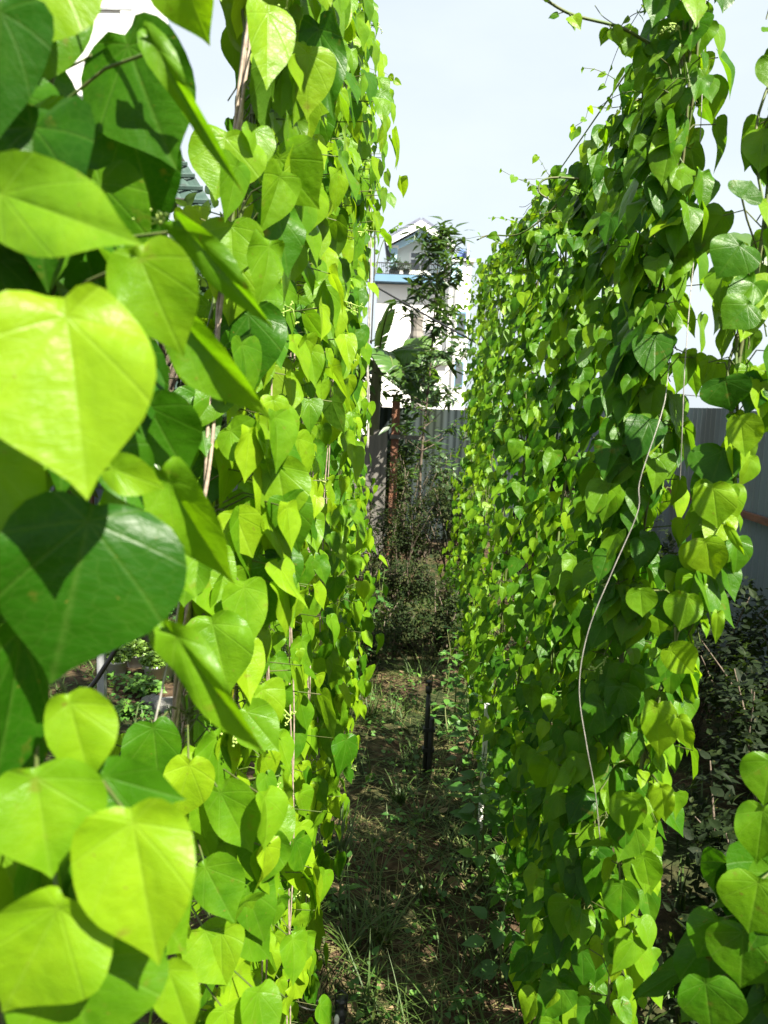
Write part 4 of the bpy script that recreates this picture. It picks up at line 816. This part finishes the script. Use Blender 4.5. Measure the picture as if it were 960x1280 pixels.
# banded pole behind the banana plant
pp = PY(527, 500, 11.0); o = thing('banded_pole', (pp.x, 11.0, 0), 'grey banded pole leaning behind the slim tree', 'pole')
t1 = PY(521, 395, 11.0); b = MB(); n = 30; rr = []; pts = []
for i in range(n + 1):
    t = i / n; pts.append((pp.x + (t1.x - pp.x) * t * 1.0, 11.0, t1.z * t)); rr.append(.085 + (.012 if i % 3 == 0 else 0))
b.tube(pts, rr, 12).build('shaft', surf('banded_bark', (0.22, 0.20, 0.18), (0.10, 0.09, 0.08), 5, .8, stretch=(.3, .3, 5)), o, False)
MB().lathe((t1.x, 11.0, t1.z), [(.10, -.02), (.10, .05), (.03, .07)], 12).build('cap', M_stone, o)

# ------------------------------------------------------------------ light, sky, camera
w = bpy.data.worlds.new('World'); SC.world = w; w.use_nodes = True; t = w.node_tree
bg = t.nodes['Background']; sky = t.nodes.new('ShaderNodeTexSky'); sky.sky_type = 'NISHITA'; sky.sun_disc = False
sky.sun_elevation = math.asin(SUN[2]); sky.sun_rotation = math.atan2(SUN[0], SUN[1]); sky.air_density = 1.0; sky.dust_density = 2.5; sky.ozone_density = 1.0
tc = t.nodes.new('ShaderNodeTexCoord'); mp = t.nodes.new('ShaderNodeMapping'); mp.inputs['Scale'].default_value = (1.2, 1.2, 3.0); t.links.new(tc.outputs['Generated'], mp.inputs[0])
nz = t.nodes.new('ShaderNodeTexNoise'); nz.inputs['Scale'].default_value = 1.6; nz.inputs['Detail'].default_value = 6; t.links.new(mp.outputs[0], nz.inputs['Vector'])
cl = ramp(t, nz.outputs['Fac'], [(0.3, (.74, .74, .74)), (0.7, (1, 1, 1))])
t.links.new(mix(t, cl, sky.outputs[0], (5.2, 5.75, 6.15)), bg.inputs[0]); bg.inputs[1].default_value = 0.043
sl = bpy.data.lights.new('sun', 'SUN'); sl.energy = 5.0; sl.angle = R(0.53); sl.color = (1.0, 0.94, 0.80)
so = bpy.data.objects.new('sun', sl); COL.objects.link(so); so.rotation_euler = Vector(SUN).to_track_quat('Z', 'Y').to_euler()
cd = bpy.data.cameras.new('camera'); co = bpy.data.objects.new('camera', cd); COL.objects.link(co)
m = Matrix((CR, CU, -f0)).transposed().to_4x4(); m.translation = CAM; co.matrix_world = m
cd.sensor_fit = 'VERTICAL'; cd.sensor_height = 36.0; cd.lens = 36.0 * F / 1280; cd.clip_start = .02; cd.clip_end = 3000
cd.dof.use_dof = True; cd.dof.focus_distance = 1.9; cd.dof.aperture_fstop = 27.2 / 3.2
SC.camera = co
SC.view_settings.view_transform = 'Standard'; SC.view_settings.look = 'None'; SC.view_settings.exposure = 2.1; SC.view_settings.gamma = 1
SC.render.engine = 'CYCLES'; SC.cycles.use_denoising = True
SC.cycles.max_bounces = 10; SC.cycles.diffuse_bounces = 4; SC.cycles.transmission_bounces = 6; SC.cycles.glossy_bounces = 2
SC.render.resolution_x = 768; SC.render.resolution_y = 1024
